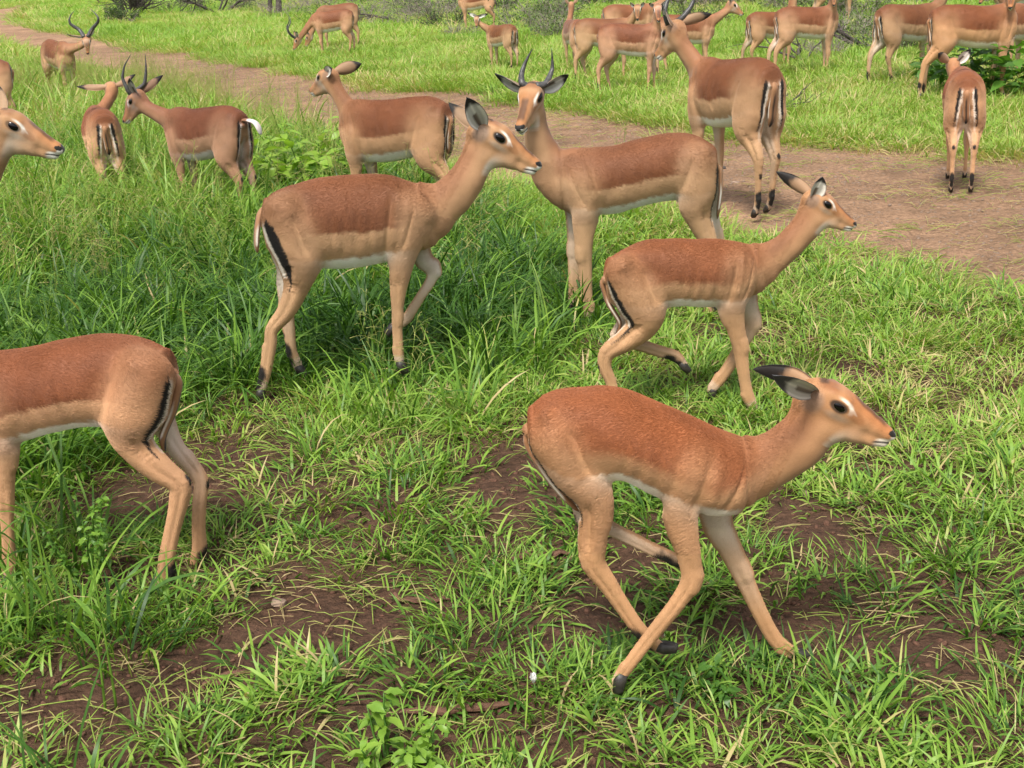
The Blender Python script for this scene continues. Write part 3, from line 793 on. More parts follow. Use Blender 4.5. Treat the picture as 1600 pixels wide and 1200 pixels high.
def tail_geo(imp, pts=None, sc=1.0, flip=False, hug=0.0):
    tb = imp.tailbase
    if pts is None:
        # hangs down the back of the rump
        segs = imp.trunk + imp.legs['HL'] + imp.legs['HR']; xs = np.arange(tb[0] - .10 * sc, tb[0] + .30 * sc, .004); P = []; xp = tb[0]
        for z in np.linspace(0, 1, 9):
            zz = tb[2] - z * .27 * sc; f = np.full(len(xs), 9.)
            for yy in (-.03, 0, .03):
                for q in segs: f = np.minimum(f, q.dist(xs, np.full(len(xs), yy * sc), np.full(len(xs), zz))[0])
            hit = xs[f < .004]; xh = hit[0] if len(hit) else xp + .012 * sc
            xp = min(xh, xp + (.020 + hug) * sc); P.append((xp - .010 * sc, 0.004 * math.sin(z * 5), zz))
        P[0] = (tb[0] + .05 * sc, 0, tb[2] - .012)
    else: P = np.array(pts)
    P = np.array(P, float); n = 20
    t = np.linspace(0, 1, len(P)); tt = np.linspace(0, 1, n)
    P = np.stack([np.interp(tt, t, P[:, k]) for k in range(3)], 1)
    for _ in range(3): P[1:-1] = (P[:-2] + 2 * P[1:-1] + P[2:]) / 4
    ra = np.interp(tt, [0, .15, .5, .8, .95, 1], [.010, .018, .024, .024, .014, .003]) * sc
    rb = np.interp(tt, [0, .15, .5, .8, .95, 1], [.008, .012, .012, .011, .007, .002]) * sc
    if flip: ra = ra * 1.2; rb = rb * 1.1
    V, F = loft(P, ra, rb, side=(0, 1, 0), seg=12)
    ang = np.concatenate([np.tile(np.linspace(0, 2 * np.pi, 12, endpoint=False), n), [0, 0]]); u = np.concatenate([np.repeat(tt, 12), [0, 1]])
    # outward (rear) side carries the black line
    Cc = np.concatenate([np.repeat(P, 12, 0), P[:1], P[-1:]]); q = V - Cc; rearw = unit_rows(q)[:, 0] * -1
    lat = np.abs(q[:, 1])
    C = np.repeat((SADDLE * .6 + TAN * .4)[None], len(V), 0)
    w = sstep(.86, 1.0, lat / (.024 * sc)) * sstep(.3, .6, u); C = C * (1 - w[:, None]) + WHITE * w[:, None]
    w = sstep(-.5, -.9, rearw) * sstep(.1, .3, u); C = C * (1 - w[:, None]) + WHITE * w[:, None]
    w = (rearw > .2) * sstep(.5, .3, lat / (.024 * sc)) * sstep(.22, .4, u); C = C * (1 - w[:, None]) + BLACK * w[:, None]
    if flip: C[(u > .35) & (q[:, 2] > -.2 * np.abs(q).max())] = WHITE
    return V, F, C

def hoof_geo(toe, ankle, sc, fwd=np.array([1., 0, 0])):
    parts = []
    for sg in (-1, 1):
        a = ankle + np.array([0, sg * .007, 0]) * sc; d = unit(toe - ankle)
        f = unit(fwd - d * np.dot(fwd, d) * .0)
        P = [a, a + (toe - ankle) * .45 + f * .004 * sc, toe + f * .016 * sc + np.array([0, sg * .006 * sc, 0]), toe + f * .030 * sc + np.array([0, sg * .004 * sc, -.002 * sc])]
        parts.append(loft(P, np.array([.009, .0115, .011, .004]) * sc, np.array([.015, .019, .016, .004]) * sc, seg=8))
    return merge(parts)

EYE_ME = None
def eye_mesh():
    global EYE_ME
    if EYE_ME is None:
        bm = bmesh.new(); bmesh.ops.create_uvsphere(bm, u_segments=16, v_segments=10, radius=1.0)
        for f in bm.faces: f.smooth = True
        EYE_ME = bpy.data.meshes.new("eye"); bm.to_mesh(EYE_ME); bm.free(); EYE_ME.materials.append(MAT_EYE)
    return EYE_ME

def add_fur(root, V, Fq, col, imp, n, length, rad, seed):
    """short lying hairs over the skin"""
    rng = np.random.default_rng(seed)
    Q = Fq[Fq[:, 0] >= 0]
    c = V[Q]; nr = np.cross(c[:, 2] - c[:, 0], c[:, 3] - c[:, 1]); ar = np.linalg.norm(nr, axis=1); nr = nr / (ar[:, None] + 1e-12)
    R = (c.mean(1) - imp.poll) / imp.hl; a = R @ imp.HX
    inhead = (a > .05) & (np.linalg.norm(R, axis=1) < 1.2)
    p = ar * np.where(inhead & (a > .16), .0, 1.0); p /= p.sum()
    f = rng.choice(len(Q), n, p=p); w = rng.random((n, 2))
    P = (c[f, 0] * (1 - w[:, :1]) + c[f, 1] * w[:, :1]) * (1 - w[:, 1:]) + (c[f, 3] * (1 - w[:, :1]) + c[f, 2] * w[:, :1]) * w[:, 1:]
    nf = nr[f]
    flow = np.tile(np.array([-1.0, 0, -.55]), (n, 1)); lowz = P[:, 2] < .45 * imp.sc; flow[lowz] = (-.15, 0, -1)
    hd = inhead[f]; flow[hd] = -imp.HX
    # along the neck the hair runs back from the head
    flow += rng.normal(0, .11, (n, 3))
    flow -= nf * np.einsum('ij,ij->i', flow, nf)[:, None]; flow = unit_rows(flow)
    L = length * (.6 + .8 * rng.random(n)) * np.where(hd, .5, 1.0) * np.where(lowz, .6, 1.0)
    lift = .03 + .08 * rng.random(n)
    p1 = P + flow * (L * .5)[:, None] + nf * (L * lift * .75)[:, None]; p2 = P + flow * L[:, None] + nf * (L * lift)[:, None]
    pos = np.stack([P, p1, p2], 1).astype(np.float32)
    hc = bpy.data.hair_curves.new("fur"); hc.add_curves([3] * n)
    hc.attributes['position'].data.foreach_set("vector", pos.ravel())
    ra = hc.attributes.get('radius') or hc.attributes.new('radius', 'FLOAT', 'POINT')
    ra.data.foreach_set("value", np.tile(np.array([rad, rad * .8, rad * .15], np.float32), n))
    vc = col[Q[f, 0]] * (.94 + .12 * rng.random(n))[:, None]
    a_ = hc.attributes.new("Col", 'FLOAT_COLOR', 'CURVE'); cc = np.ones((n, 4), np.float32); cc[:, :3] = np.clip(vc, 0, 1)
    a_.data.foreach_set("color", cc.ravel())
    hc.materials.append(MAT_FUR)
    o = bpy.data.objects.new("fur", hc); link(o, root); o['kind'] = 'stuff'
    return o

HERD = "impalas of one herd"
def make_impala(imp, loc, heading, label, vox, seed=0, tone=(1, 1, 1), young=0.0, horns=None, ears=None, tail=None, fur=0, furlen=.0085, flip=False, hair_rad=.0006, hug=0.0, stripe=None, fold=False):
    imp.fold = fold
    tone = np.asarray(tone) * np.random.default_rng(seed + 500).normal(1, .045) * (1 + np.random.default_rng(seed + 600).normal(0, .02, 3))
    if stripe: imp.stripe = stripe
    root = empty("impala", (loc[0], loc[1], loc[2] if len(loc) > 2 else 0.0), heading)
    tag(root, label, "impala", HERD)
    sc, H = imp.sc, imp.hl
    V, Q = imp.mesh(vox); V = relax(V, Q, 3, .5)
    nr = vnormals(V, Q); V = V + nr * imp.muscles(V)[:, None]
    nr = vnormals(V, Q); V = V + nr * ((fbm(V * 11 / sc, 2, seed + 40) - .5) * .010 * sc * sstep(.35 * sc, .5 * sc, V[:, 2]))[:, None]
    Fs = [Q]
    if vox < .0085:
        V, Fs = refine_head(V, Q, imp)
        m4 = [f for f in Fs if f.shape[1] == 4][0]; n0 = len(V)
        R = (V - imp.poll) / H; sel = ((R @ imp.HX) > .03)
        V2 = relax(V, m4, 2, .5); V[sel] = V2[sel]
    q4 = [f for f in Fs if f.shape[1] == 4][0]
    nr = vnormals(V, q4)
    col = imp.colours(V, nr, seed, tone, young)
    obj_np("body", V, Fs, root, cols=col, mats=[MAT_COAT])
    for sg in (1, -1):
        e = bpy.data.objects.new("eye", eye_mesh()); link(e, root)
        ctr = imp.hp(.335, .052, sg * .158); X = unit(imp.HX - .22 * imp.HZ * 1.0); Yv = unit(imp.HY * sg + .22 * imp.HX * 1 + .15 * imp.HZ); X = unit(X - Yv * np.dot(X, Yv)); Zv = np.cross(X, Yv) * 1.0
        A = np.stack([X * H * .090, Yv * H * .055, Zv * H * .060], 1)
        mw = Matrix([[*A[i], ctr[i]] for i in range(3)] + [[0, 0, 0, 1]])
        e.matrix_local = mw
    ears = ears or {}
    for sg in (1, -1):
        d = ears.get(sg, {})
        base = imp.hp(*d.get('base', (.06, .03, sg * .125)))
        dv = d.get('dir', (-.50, .62, sg * .72)); L = d.get('len', .56) * H
        dirv = unit(dv[0] * imp.HX + dv[1] * imp.HZ + dv[2] * imp.HY)
        if 'tip' in d: tip = np.array(d['tip'], float)
        else: tip = base + dirv * L
        fv = d.get('face', (.75, .1, sg * .75)); face = fv[0] * imp.HX + fv[1] * imp.HZ + fv[2] * imp.HY
        eV, eF, eC = ear_geo(base, tip, face, d.get('w', .125) * H, d.get('tipu', .70))
        obj_np("ear", eV, eF, root, cols=np.clip(eC * np.asarray(tone), .006, .95), mats=[MAT_COAT])
    if horns:
        for hn in horns:
            hV, hF = horn_geo(hn['pts'], hn.get('r', .055 * H), hn.get('ridges', 9))
            obj_np("horn", hV, hF, root, mats=[MAT_HORN])
    tV, tF, tC = tail_geo(imp, tail, sc, flip, hug)
    obj_np("tail", tV, tF, root, cols=np.clip(tC * np.asarray(tone), .006, .95), mats=[MAT_COAT])
    for nm, (pts, rr, rl) in imp.legdef.items():
        d = unit(pts[-1] - pts[-2]); fw = np.array([1., 0, 0]); fw = fw - d * np.dot(fw, d)
        if np.linalg.norm(fw) < .3 : fw = np.array([0, 0, -1.]) - d * -d[2]
        hV, hF = hoof_geo(imp.toe[nm], imp.toe[nm] - d * .050 * sc, sc, unit(fw))
        obj_np("hoof", hV, hF, root, mats=[MAT_HOOF])
    if fur: add_fur(root, V, q4, col, imp, int(fur * 1.6), furlen * sc, hair_rad, seed + 3)
    return root

# ------------------------------------------------------------------ from photograph coordinates to local coordinates
class Frame:
    def __init__(s, anchor, heading_deg):
        s.O = gpt(*anchor); a = math.radians(heading_deg); s.hd = a
        s.h = np.array([math.cos(a), math.sin(a), 0]); s.l = np.array([-math.sin(a), math.cos(a), 0])
        d = ray(*anchor); s.tan = abs(d[2]) / math.hypot(d[0], d[1])
    def atY(s, px, py, dy=0.0):
        """point of the pixel's ray dy metres beyond the anchor, in local axes"""
        d = ray(px, py); P = CAMP + d * ((s.O[1] + dy) / d[1]) - s.O
        return np.array([np.dot(P, s.h), np.dot(P, s.l), P[2]])
    def at(s, px, py, yl=0.0):
        d = ray(px, py); t = (np.dot(s.O, s.l) + yl - np.dot(CAMP, s.l)) / np.dot(d, s.l); P = CAMP + t * d
        return np.array([np.dot(P - s.O, s.h), yl, P[2]]), float(np.dot(P - CAMP, FWD)) / FPX

def traced(crop, anchor, heading, trunk, neck, poll, nose, legs, sc=1.0, hw=None, yl=None, hl=None, roll=0.0, neckl=.66, radj=.93):
    """crop=(ox,oy,scale) of the coordinates; trunk [(topx,topy,botx,boty)], neck the same plus y offset, legs {name: [(x,y,w)]}"""
    ox, oy, k = crop
    cv = lambda x, y: (ox + x / k, oy + y / k)
    fr = Frame(anchor, heading)
    T = []; n = len(trunk)
    hwt = np.interp(np.linspace(0, 1, n), [0, .12, .3, .55, .75, .9, 1], [.055, .10, .122, .135, .128, .105, .075]) * sc if hw is None else hw
    for i, (a, b, c, d) in enumerate(trunk):
        p, _ = fr.at(*cv(a, b)); q, _ = fr.at(*cv(c, d))
        zt, zb = p[2], q[2]; r = (zt - zb) / 2; r2 = math.sqrt(max(r * r - (hwt[i] * fr.tan) ** 2, (.86 * r) ** 2)); m = (zt + zb) / 2
        T.append(((p[0] + q[0]) / 2, m + r2, m - r2, hwt[i]))
    r0 = (T[0][1] - T[0][2]) / 2; r1 = (T[-1][1] - T[-1][2]) / 2           # the rounded ends stay inside the traced outline
    T[0] = (T[0][0] + min(.02 * sc, .5 * (T[1][0] - T[0][0])), *T[0][1:]); T[-1] = (T[-1][0] - min(.02 * sc, .5 * (T[-1][0] - T[-2][0])), *T[-1][1:])
    Nk = []
    for row in neck:
        a, b, c, d = row[:4]; y = row[4] if len(row) > 4 else 0.0
        p, _ = fr.at(*cv(a, b), y); q, _ = fr.at(*cv(c, d), y); r = np.linalg.norm(p - q) / 2; m = (p + q) / 2
        Nk.append((*m, r, min(r * neckl + .004, .09 * sc)))
    P = fr.at(*cv(*poll[:2]), poll[2] if len(poll) > 2 else 0.0)[0]; Q = fr.at(*cv(*nose[:2]), nose[2] if len(nose) > 2 else 0.0)[0]
    Lg = {}
    off = {'HL': (.066, .075), 'HR': (-.066, -.075), 'FL': (.07, .06), 'FR': (-.07, -.06)}
    for nm, st in legs.items():
        o = (yl or {}).get(nm, off[nm]); R = []
        for i, (x, y, w) in enumerate(st):
            yy = (o[0] + (o[1] - o[0]) * i / (len(st) - 1)) * sc
            p, s = fr.at(*cv(x, y), yy)
            R.append((*p, max(w / k * s / 2 * radj, .0085 * sc)))
        Lg[nm] = R
    return Impala(T, Nk, P, Q, Lg, sc, roll, hl), fr

def std_legs(sc, swing=None, short=1.0):
    base = {
     'F': [(.265, .070, .64, .085), (.275, .070, .53, .062), (.270, .066, .44, .040), (.266, .064, .35, .031), (.268, .064, .285, .029), (.262, .063, .20, .0185), (.260, .062, .105, .0185), (.272, .062, .06, .0195), (.288, .062, .012, .020)],
     'H': [(-.245, .062, .70, .135), (-.255, .068, .60, .125), (-.255, .072, .51, .092), (-.295, .073, .43, .056), (-.345, .072, .345, .036), (-.342, .071, .25, .0225), (-.333, .070, .12, .0205), (-.318, .070, .06, .0205), (-.300, .070, .012, .020)]}
    L = {}
    for nm in ('FL', 'FR', 'HL', 'HR'):
        sg = 1 if nm[1] == 'L' else -1; a = math.radians((swing or {}).get(nm, 0.0)); b = base[nm[0]]; px, pz = b[0][0], b[0][2]
        R = []
        for (x, y, z, r) in b:
            w = min(1, max(0, (pz - z) / .25)); c, q = math.cos(a * w), math.sin(a * w)
            dx, dz = x - px, z - pz
            R.append((sc * (px + dx * c - dz * q), sc * y * sg, sc * (pz + dx * q + dz * c), sc * r))
        L[nm] = R
    return L

TRUNK = [(-.395, .790, .700, .055), (-.355, .845, .615, .095), (-.265, .883, .545, .120), (-.13, .880, .508, .130), (.01, .866, .482, .135), (.14, .858, .468, .128), (.26, .862, .470, .110), (.335, .835, .505, .092), (.385, .775, .565, .066)]
def templ(sc, poll, nose, swing=None, roll=0.0, hl=None, neckbase=None, fat=1.0):
    """standing animal; poll and nose in local metres"""
    poll, nose = np.array(poll, float), np.array(nose, float)
    T = [(x * sc, a * sc, b * sc, w * sc * fat) for x, a, b, w in TRUNK]
    b0 = np.array([.27, 0, .735]) * sc
    X = unit(nose - poll); H = hl or np.linalg.norm(nose - poll)
    end = poll + X * H * .10 + np.array([0, 0, -.13 * H])
    dv = end - b0; ln = np.linalg.norm(dv)
    c1 = b0 + np.array([.6, 0, .25]) * ln * .33; up = np.array([0, 0, 1.]) if poll[2] > .8 * sc else unit(dv)
    c2 = end - unit(up * .6 + unit(dv)) * ln * .35
    P = bez(b0, c1, c2, end, 7)
    rn = np.array([.128, .100, .077, .063, .056, .053, .053]) * sc; rl = np.array([.085, .07, .057, .05, .046, .044, .044]) * sc
    Nk = [(*P[i], rn[i], rl[i]) for i in range(7)]
    return Impala(T, Nk, poll, nose, std_legs(sc, swing), sc, roll, hl)

def placed(anchor, heading, sc, poll, nose, **kw):
    """template put at a ground pixel; poll and nose as (px, py, metres beyond the anchor)"""
    fr = Frame(anchor, heading)
    return templ(sc, fr.atY(*poll), fr.atY(*nose), **kw), fr

def head_horns(imp, kind, sc=1.0):
    """lyre horns of a ram or short horns, in head axes (fractions of the head length)"""
    H = []
    for sg in (1, -1):
        if kind == 'lyre':
            c = [(.17, .15, .085), (.10, .32, .17), (.0, .55, .36), (-.22, .80, .50), (-.42, 1.10, .50), (-.40, 1.42, .40), (-.22, 1.70, .36), (-.12, 1.82, .35)]
            r, rid = .068, 16
        elif kind == 'mid':
            c = [(.17, .15, .085), (.12, .35, .14), (.02, .60, .22), (-.06, .90, .24), (-.06, 1.15, .20), (.0, 1.32, .17)]
            r, rid = .062, 9
        else:
            c = [(.17, .15, .085), (.14, .30, .11), (.08, .50, .13), (.04, .68, .13), (.06, .85, .12)]
            r, rid = .05, 4
        H.append({'pts': [imp.hp(a, b, sg * q) for a, b, q in c], 'r': r * imp.hl, 'ridges': rid})
    return H
# ------------------------------------------------------------------ shrubs, dead wood, weeds
def branch_pts(rng, p, d, L, n=6, wob=.25, up=0.0):
    P = [np.array(p, float)]; d = unit(d)
    for i in range(n):
        d = unit(d + rng.normal(0, wob, 3) * .6 + np.array([0, 0, up])); P.append(P[-1] + d * L / n)
    return np.array(P)

def wood(rng, stems, depth=2, r0=.03, seg=5, kids=(3, 5), wob=.25, up=.0, shrink=.55, ends=None):
    """branching tubes; returns merged geometry and the twig tips"""
    parts = []; tips = []
    def grow(p, d, L, r, lev):
        P = branch_pts(rng, p, d, L, 6, wob, up); rr = np.linspace(r, r * .35, len(P)); parts.append(loft(P, rr, seg=seg if lev == 0 else 4))
        if lev >= depth: tips.append(P[-1]); tips.append(P[3]); return
        for _ in range(rng.integers(*kids)):
            i = rng.integers(2, len(P)); dd = unit(P[i] - P[i - 1]); side = unit(rng.normal(0, 1, 3)); grow(P[i], unit(dd * .75 + side * .8), L * shrink * rng.uniform(.7, 1.2), rr[i] * .75, lev + 1)
        tips.append(P[-1])
    for p, d, L, r in stems: grow(p, d, L, r, 0)
    V, F = merge(parts)
    return V, F, np.array(tips)

def leaf_cloud(rng, centers, n, spread, size, flat=.6, tint=(.2, .9)):
    c = centers[rng.integers(0, len(centers), n)] + rng.normal(0, 1, (n, 3)) * np.array([spread, spread, spread * flat])
    a = rng.random(n) * 6.283; el = rng.normal(.3, .6, n); s = size * rng.uniform(.6, 1.3, n)
    d = np.stack([np.cos(a) * np.cos(el), np.sin(a) * np.cos(el), np.sin(el)], 1); sd = unit_rows(np.cross(d, rng.normal(0, 1, (n, 3)) * .4 + np.array([0, 0, 1.])))
    V = np.stack([c - d * s[:, None] * .5, c + sd * s[:, None] * .28, c + d * s[:, None] * .5, c - sd * s[:, None] * .28], 1).reshape(-1, 3)
    F = np.arange(4 * n).reshape(n, 4)
    t = np.repeat(np.clip(rng.normal((tint[0] + tint[1]) / 2, (tint[1] - tint[0]) / 2.6, n), 0, 1), 4)
    return V, F, t

def ground_pos(px, py):
    p = gpt(px, py); return np.array([p[0], p[1], float(hgt(np.array([p[0]]), np.array([p[1]]))[0])])

def bush(name, px, label, cat, group, w, h, leaves, seed, leaf=.05, tint=(.2, .8), dark=False, stems=7, depth=2, r0=.02, lean=.7):
    rng = np.random.default_rng(seed); p = ground_pos(*px)
    root = empty(name, p); tag(root, label, cat, group)
    st = []
    for i in range(stems):
        a = rng.random() * 6.283; d = np.array([math.cos(a) * lean, math.sin(a) * lean, 1.0]); st.append(((math.cos(a) * w * .06, math.sin(a) * w * .06, -.05), d, h * rng.uniform(.55, .95), r0 * rng.uniform(.6, 1.2)))
    V, F, tips = wood(rng, st, depth, r0, kids=(3, 6), wob=.22, up=.05)
    V[:, :2] *= w / max(.3, np.ptp(V[:, 0])); tips[:, :2] *= 1.0
    V[:, 2] *= h / max(.2, V[:, 2].max())
    obj_np("branches", V, F, root, mats=[MAT_DARKBARK if dark else MAT_BARK])
    if leaves:
        idx = rng.integers(0, len(V), 260); cen = V[idx]; cen = cen[cen[:, 2] > h * .12]
        LV, LF, t = leaf_cloud(rng, cen, leaves, w * .055, leaf, .7, tint)
        LV[:, 2] = np.maximum(LV[:, 2], .02)
        obj_np("crown", LV, LF, root, attrs={"tint": t}, mats=[MAT_BUSH], smooth=False)
    return root

def deadwood(px, label, L, seed, dark=True, h=.5, stems=3, group=None, r=.035, ang=None):
    rng = np.random.default_rng(seed); p = ground_pos(*px); root = empty("dead_branch", p); tag(root, label, "dead branch", group)
    st = []
    for i in range(stems):
        a = (ang if ang is not None else rng.random() * 6.283) + rng.normal(0, .35); st.append(((0, 0, .03), (math.cos(a), math.sin(a), h * rng.uniform(.3, 1.2)), L * rng.uniform(.6, 1.1), r * rng.uniform(.6, 1.1)))
    V, F, _ = wood(rng, st, 2, r, kids=(2, 5), wob=.28, shrink=.5); V[:, 2] = np.maximum(V[:, 2], -.02)
    obj_np("limb", V, F, root, mats=[MAT_DARKBARK if dark else MAT_BARK])
    return root

bush("bare_shrub", (206, 27), "dark leafless shrub of upright stems beyond the bend of the track", "shrub", None, 3.4, 2.4, 0, 1, dark=True, stems=34, depth=2, r0=.05, lean=.6)
bush("green_bush", (197, 40), "low round green bush in front of the dark leafless shrub", "bush", None, 1.3, .8, 2200, 2, .06, (.1, .5))
bush("green_bush", (345, 22), "pale green bush around the dark dead branches, left of the grazing ram", "bush", None, 3.4, 1.3, 2600, 3, .07, (.5, 1))
deadwood((340, 24), "tangle of dark dead branches left of the grazing ram", 2.8, 4, stems=9, h=.5, r=.05)
deadwood((222, 41), "short dead branch lying beside the low round bush", 1.4, 5, stems=2, h=.35, r=.05)
deadwood((160, 8), "small bare twig standing far off beside the track bend", .9, 6, stems=2, h=1.4)
deadwood((640, 38), "long dead branch lying right of the grazing ram", 3.0, 7, stems=2, h=.22, ang=2.95)
deadwood((1258, 100), "dark dead branches on the ground under the white bellied impala", .9, 8, stems=6, h=.4, r=.022)
deadwood((1352, 78), "curved dead branch between the two pairs of impalas at the right", 1.1, 9, stems=3, h=.35, ang=3.5)
deadwood((1510, 8), "pale grey dead branches at the top right corner", 1.2, 10, dark=False, stems=6, h=.5)
deadwood((1218, 178), "low clump of dark dead twigs at the edge of the track behind the ram", .35, 11, stems=9, h=.5, r=.012)
def trunk(px, label, h, r, seed):
    rng = np.random.default_rng(seed); p = ground_pos(*px); root = empty("bare_tree", p); tag(root, label, "tree", "bare trunks behind the grazing ram")
    P = branch_pts(rng, (0, 0, -.1), (rng.normal(0, .08), 0, 1), h, 7, .08); V, F = loft(P, np.linspace(r, r * .5, len(P)), seg=8); obj_np("trunk", V, F, root, mats=[MAT_DARKBARK])
    V, F, _ = wood(rng, [(P[k], rng.normal(0, 1, 3) * np.array([1, 1, .3]) + np.array([0, 0, .5]), h * .5, r * .4) for k in (3, 4, 5, 6, 7)], 2, r * .4); obj_np("limb", V, F, root, mats=[MAT_DARKBARK])
trunk((422, 24), "left of the two bare trunks behind the grazing ram", 2.2, .09, 12); trunk((437, 26), "right of the two bare trunks behind the grazing ram", 2.4, .11, 13)
THICKET_AT = ['above the grazing ram, left part', 'above and right of the grazing ram', 'above the long dead branch', 'with dead branch below it', 'behind the slim young impala', 'right of the slim young impala', 'above the group of impalas', "behind the ram's horns", 'behind the impala with stretched neck', 'between the two right pairs', 'above the dark backed impala', 'above the wide horned ram', 'above the two bare trunks', 'behind the impala with hidden head', 'in the top right corner', 'in the top left corner']
SCRUB_AT = ["right of the grazing ram's rump", 'just beyond the long dead branch', 'in the middle of the top edge', 'left of the slim young impala', 'right behind the slim young impala', 'left of the group of impalas', 'behind the stretched neck impala', 'left of the dark backed impala', "beside the dark backed impala's hind legs", 'right of the dark leafless shrub', 'further right of the dark leafless shrub']
TG = "grey green thicket at the top of the photo"
for i, (x, y, w_, h_, lv, tn) in enumerate([(470, 6, 2.6, 1.4, 1500, (.2, .8)), (560, 8, 3.0, 1.5, 1500, (.2, .7)), (640, 14, 3.0, 1.3, 1300, (.1, .6)), (690, 26, 2.6, 1.1, 1300, (.2, .7)), (775, 20, 2.6, 1.2, 1400, (.2, .8)), (850, 36, 2.2, 1.1, 1800, (.3, .9)), (930, 12, 2.2, 1.1, 1800, (.4, 1)), (1080, 18, 2.4, 1.2, 2000, (.4, 1)), (1150, 10, 2.2, 1.0, 2000, (.5, 1)), (1340, 30, 1.8, .8, 1800, (.4, 1)), (1420, 10, 2.0, .9, 1800, (.4, 1)), (300, -8, 3.5, 1.2, 1400, (.4, 1)), (400, -6, 3.5, 1.4, 1400, (.3, .9)), (1230, 20, 1.8, .8, 1600, (.5, 1)), (1590, 12, 1.6, .9, 1800, (.4, 1)), (100, -14, 4, 1.4, 1500, (.4, 1))]):
    bush("thicket_shrub", (x, y), "twiggy grey green shrub at the top edge " + THICKET_AT[i], "shrub", TG, w_, h_, lv, 60 + i, .06, tn, dark=i % 4 == 0, stems=18, depth=2, r0=.024, lean=.9)

SG = "low grey scrub below the thicket"
for i, (x, y, w_, h_, lv, tn) in enumerate([(530, 34, 2.2, .8, 700, (.2, .7)), (585, 40, 1.8, .7, 600, (.1, .6)), (655, 30, 2.4, .8, 700, (.2, .7)), (700, 46, 1.8, .7, 800, (.2, .7)), (820, 52, 2.2, .8, 1300, (.2, .7)), (862, 62, 1.4, .7, 900, (.3, .8)), (1100, 40, 1.6, .6, 1300, (.5, 1)), (1335, 64, 1.5, .6, 1300, (.4, 1)), (1400, 84, 1.2, .6, 1400, (.2, .7)), (265, 20, 2.2, .8, 900, (.4, 1)), (300, 12, 2.2, .9, 700, (.2, .7))]):
    bush("low_scrub", (x, y), "low grey green scrub bush in the grass " + SCRUB_AT[i], "shrub", SG, w_, h_, lv, 160 + i, .045, tn, dark=i % 3 == 0, stems=18, depth=2, r0=.014, lean=1.1)

TW = "bare grey brown brush along the thicket"
for i, (x, y, w_, h_, wh) in enumerate([(445, 30, 2.4, .8, "left of the grazing ram's horns"), (490, 16, 2.8, 1.0, "above the grazing ram's back"), (575, 26, 2.4, .8, "right of the grazing ram's rump, upper"), (612, 44, 1.8, .5, "under the end of the long dead branch"), (680, 34, 2.6, .9, "left of the slim young impala, upper"), (722, 60, 1.2, .45, "just left of the slim young impala"), (835, 36, 2.2, .8, "between the slim young impala and the group"), (868, 52, 1.4, .5, "left of the group's first rump"), (390, 18, 2.6, .9, "left of the two bare trunks"), (1290, 92, 1.0, .4, "right of the white bellied impala's forelegs"), (1340, 48, 1.4, .5, "left of the dark backed impala's rump")]):
    bush("bare_brush", (x, y), "bare grey brown brush " + wh, "shrub", TW, w_, h_, 0, 260 + i, dark=False, stems=26, depth=2, r0=.012, lean=1.2)

# ---- plants whose leaves can be told apart
def leaf_mesh(L, W, seed, fold=.25, curl=.35):
    rng = np.random.default_rng(seed); n = 7; us = np.linspace(0, 1, n); V = []; 
    pr = np.array([.04, .55, .92, 1.0, .82, .45, .02])
    for i, u in enumerate(us):
        x = u * L; z = -curl * L * u * u + .12 * L * u
        for v in (-1, 0, 1): V.append((x, v * pr[i] * W / 2, z + abs(v) * pr[i] * W * fold * .5 + rng.normal(0, .002)))
    i = np.arange(n - 1)[:, None] * 3; j = np.arange(2)[None]; F = np.stack([i + j, i + j + 1, i + 3 + j + 1, i + 3 + j], -1).reshape(-1, 4)
    t = np.clip(rng.normal(.55, .2) + np.array([(.08 if v else -.08) for _ in us for v in (-1, 0, 1)]), 0, 1)
    return mesh_np("leaf", V, F, attrs={"tint": t}, mats=[MAT_LEAF])

def leafy(name, px, label, cat, n_stems, h, spread, L, per, seed, tint=None, group=None, thick=.004, maxleaf=290):
    rng = np.random.default_rng(seed); p = ground_pos(*px); root = empty(name, p); tag(root, label, cat, group)
    vars_ = [leaf_mesh(L * k, L * .48 * k, seed * 7 + i) for i, k in enumerate((.7, .85, 1.0, 1.0, 1.15))]
    if tint is not None:
        for m in vars_:
            a = m.attributes['tint']; v = np.clip(rng.normal(tint, .12) + rng.normal(0, .03, len(m.vertices)), 0, 1).astype(np.float32); a.data.foreach_set("value", v)
    parts = []; cnt = 0
    for s in range(n_stems):
        a = rng.random() * 6.283; rr = spread * math.sqrt(rng.random()); d = np.array([math.cos(a) * rr / h * .9, math.sin(a) * rr / h * .9, 1.0])
        P = branch_pts(rng, (math.cos(a) * rr * .25, math.sin(a) * rr * .25, -.02), d, h * rng.uniform(.65, 1.1), 7, .10); parts.append(loft(P, np.linspace(thick, thick * .4, len(P)), seg=5))
        for k in range(per):
            if cnt >= maxleaf: break
            u = rng.uniform(.3, 1.0) if k else 1.0; q = u * (len(P) - 1); i = min(int(q), len(P) - 2); pos = P[i] + (P[i + 1] - P[i]) * (q - i)
            o = bpy.data.objects.new("leaf", vars_[rng.integers(len(vars_))]); link(o, root); o.location = pos
            o.rotation_euler = (rng.normal(0, .35), rng.normal(-.12, .35), k * 2.4 + rng.normal(0, .4)); s_ = rng.uniform(.75, 1.15); o.scale = (s_,) * 3; cnt += 1
    V, F = merge(parts); obj_np("stems", V, F, root, mats=[MAT_LEAF], attrs={"tint": np.full(len(V), .35)})
    return root
leafy("leafy_shrub", (500, 322), "bright green leafy shrub in front of the impala looking left", "shrub", 28, .56, .50, .125, 10, 31, .95)
leafy("broad_leaved_plant", (1545, 150), "dark green broad leaved plant behind the tall pale impala's legs", "plant", 26, .66, .80, .17, 11, 32, .35)
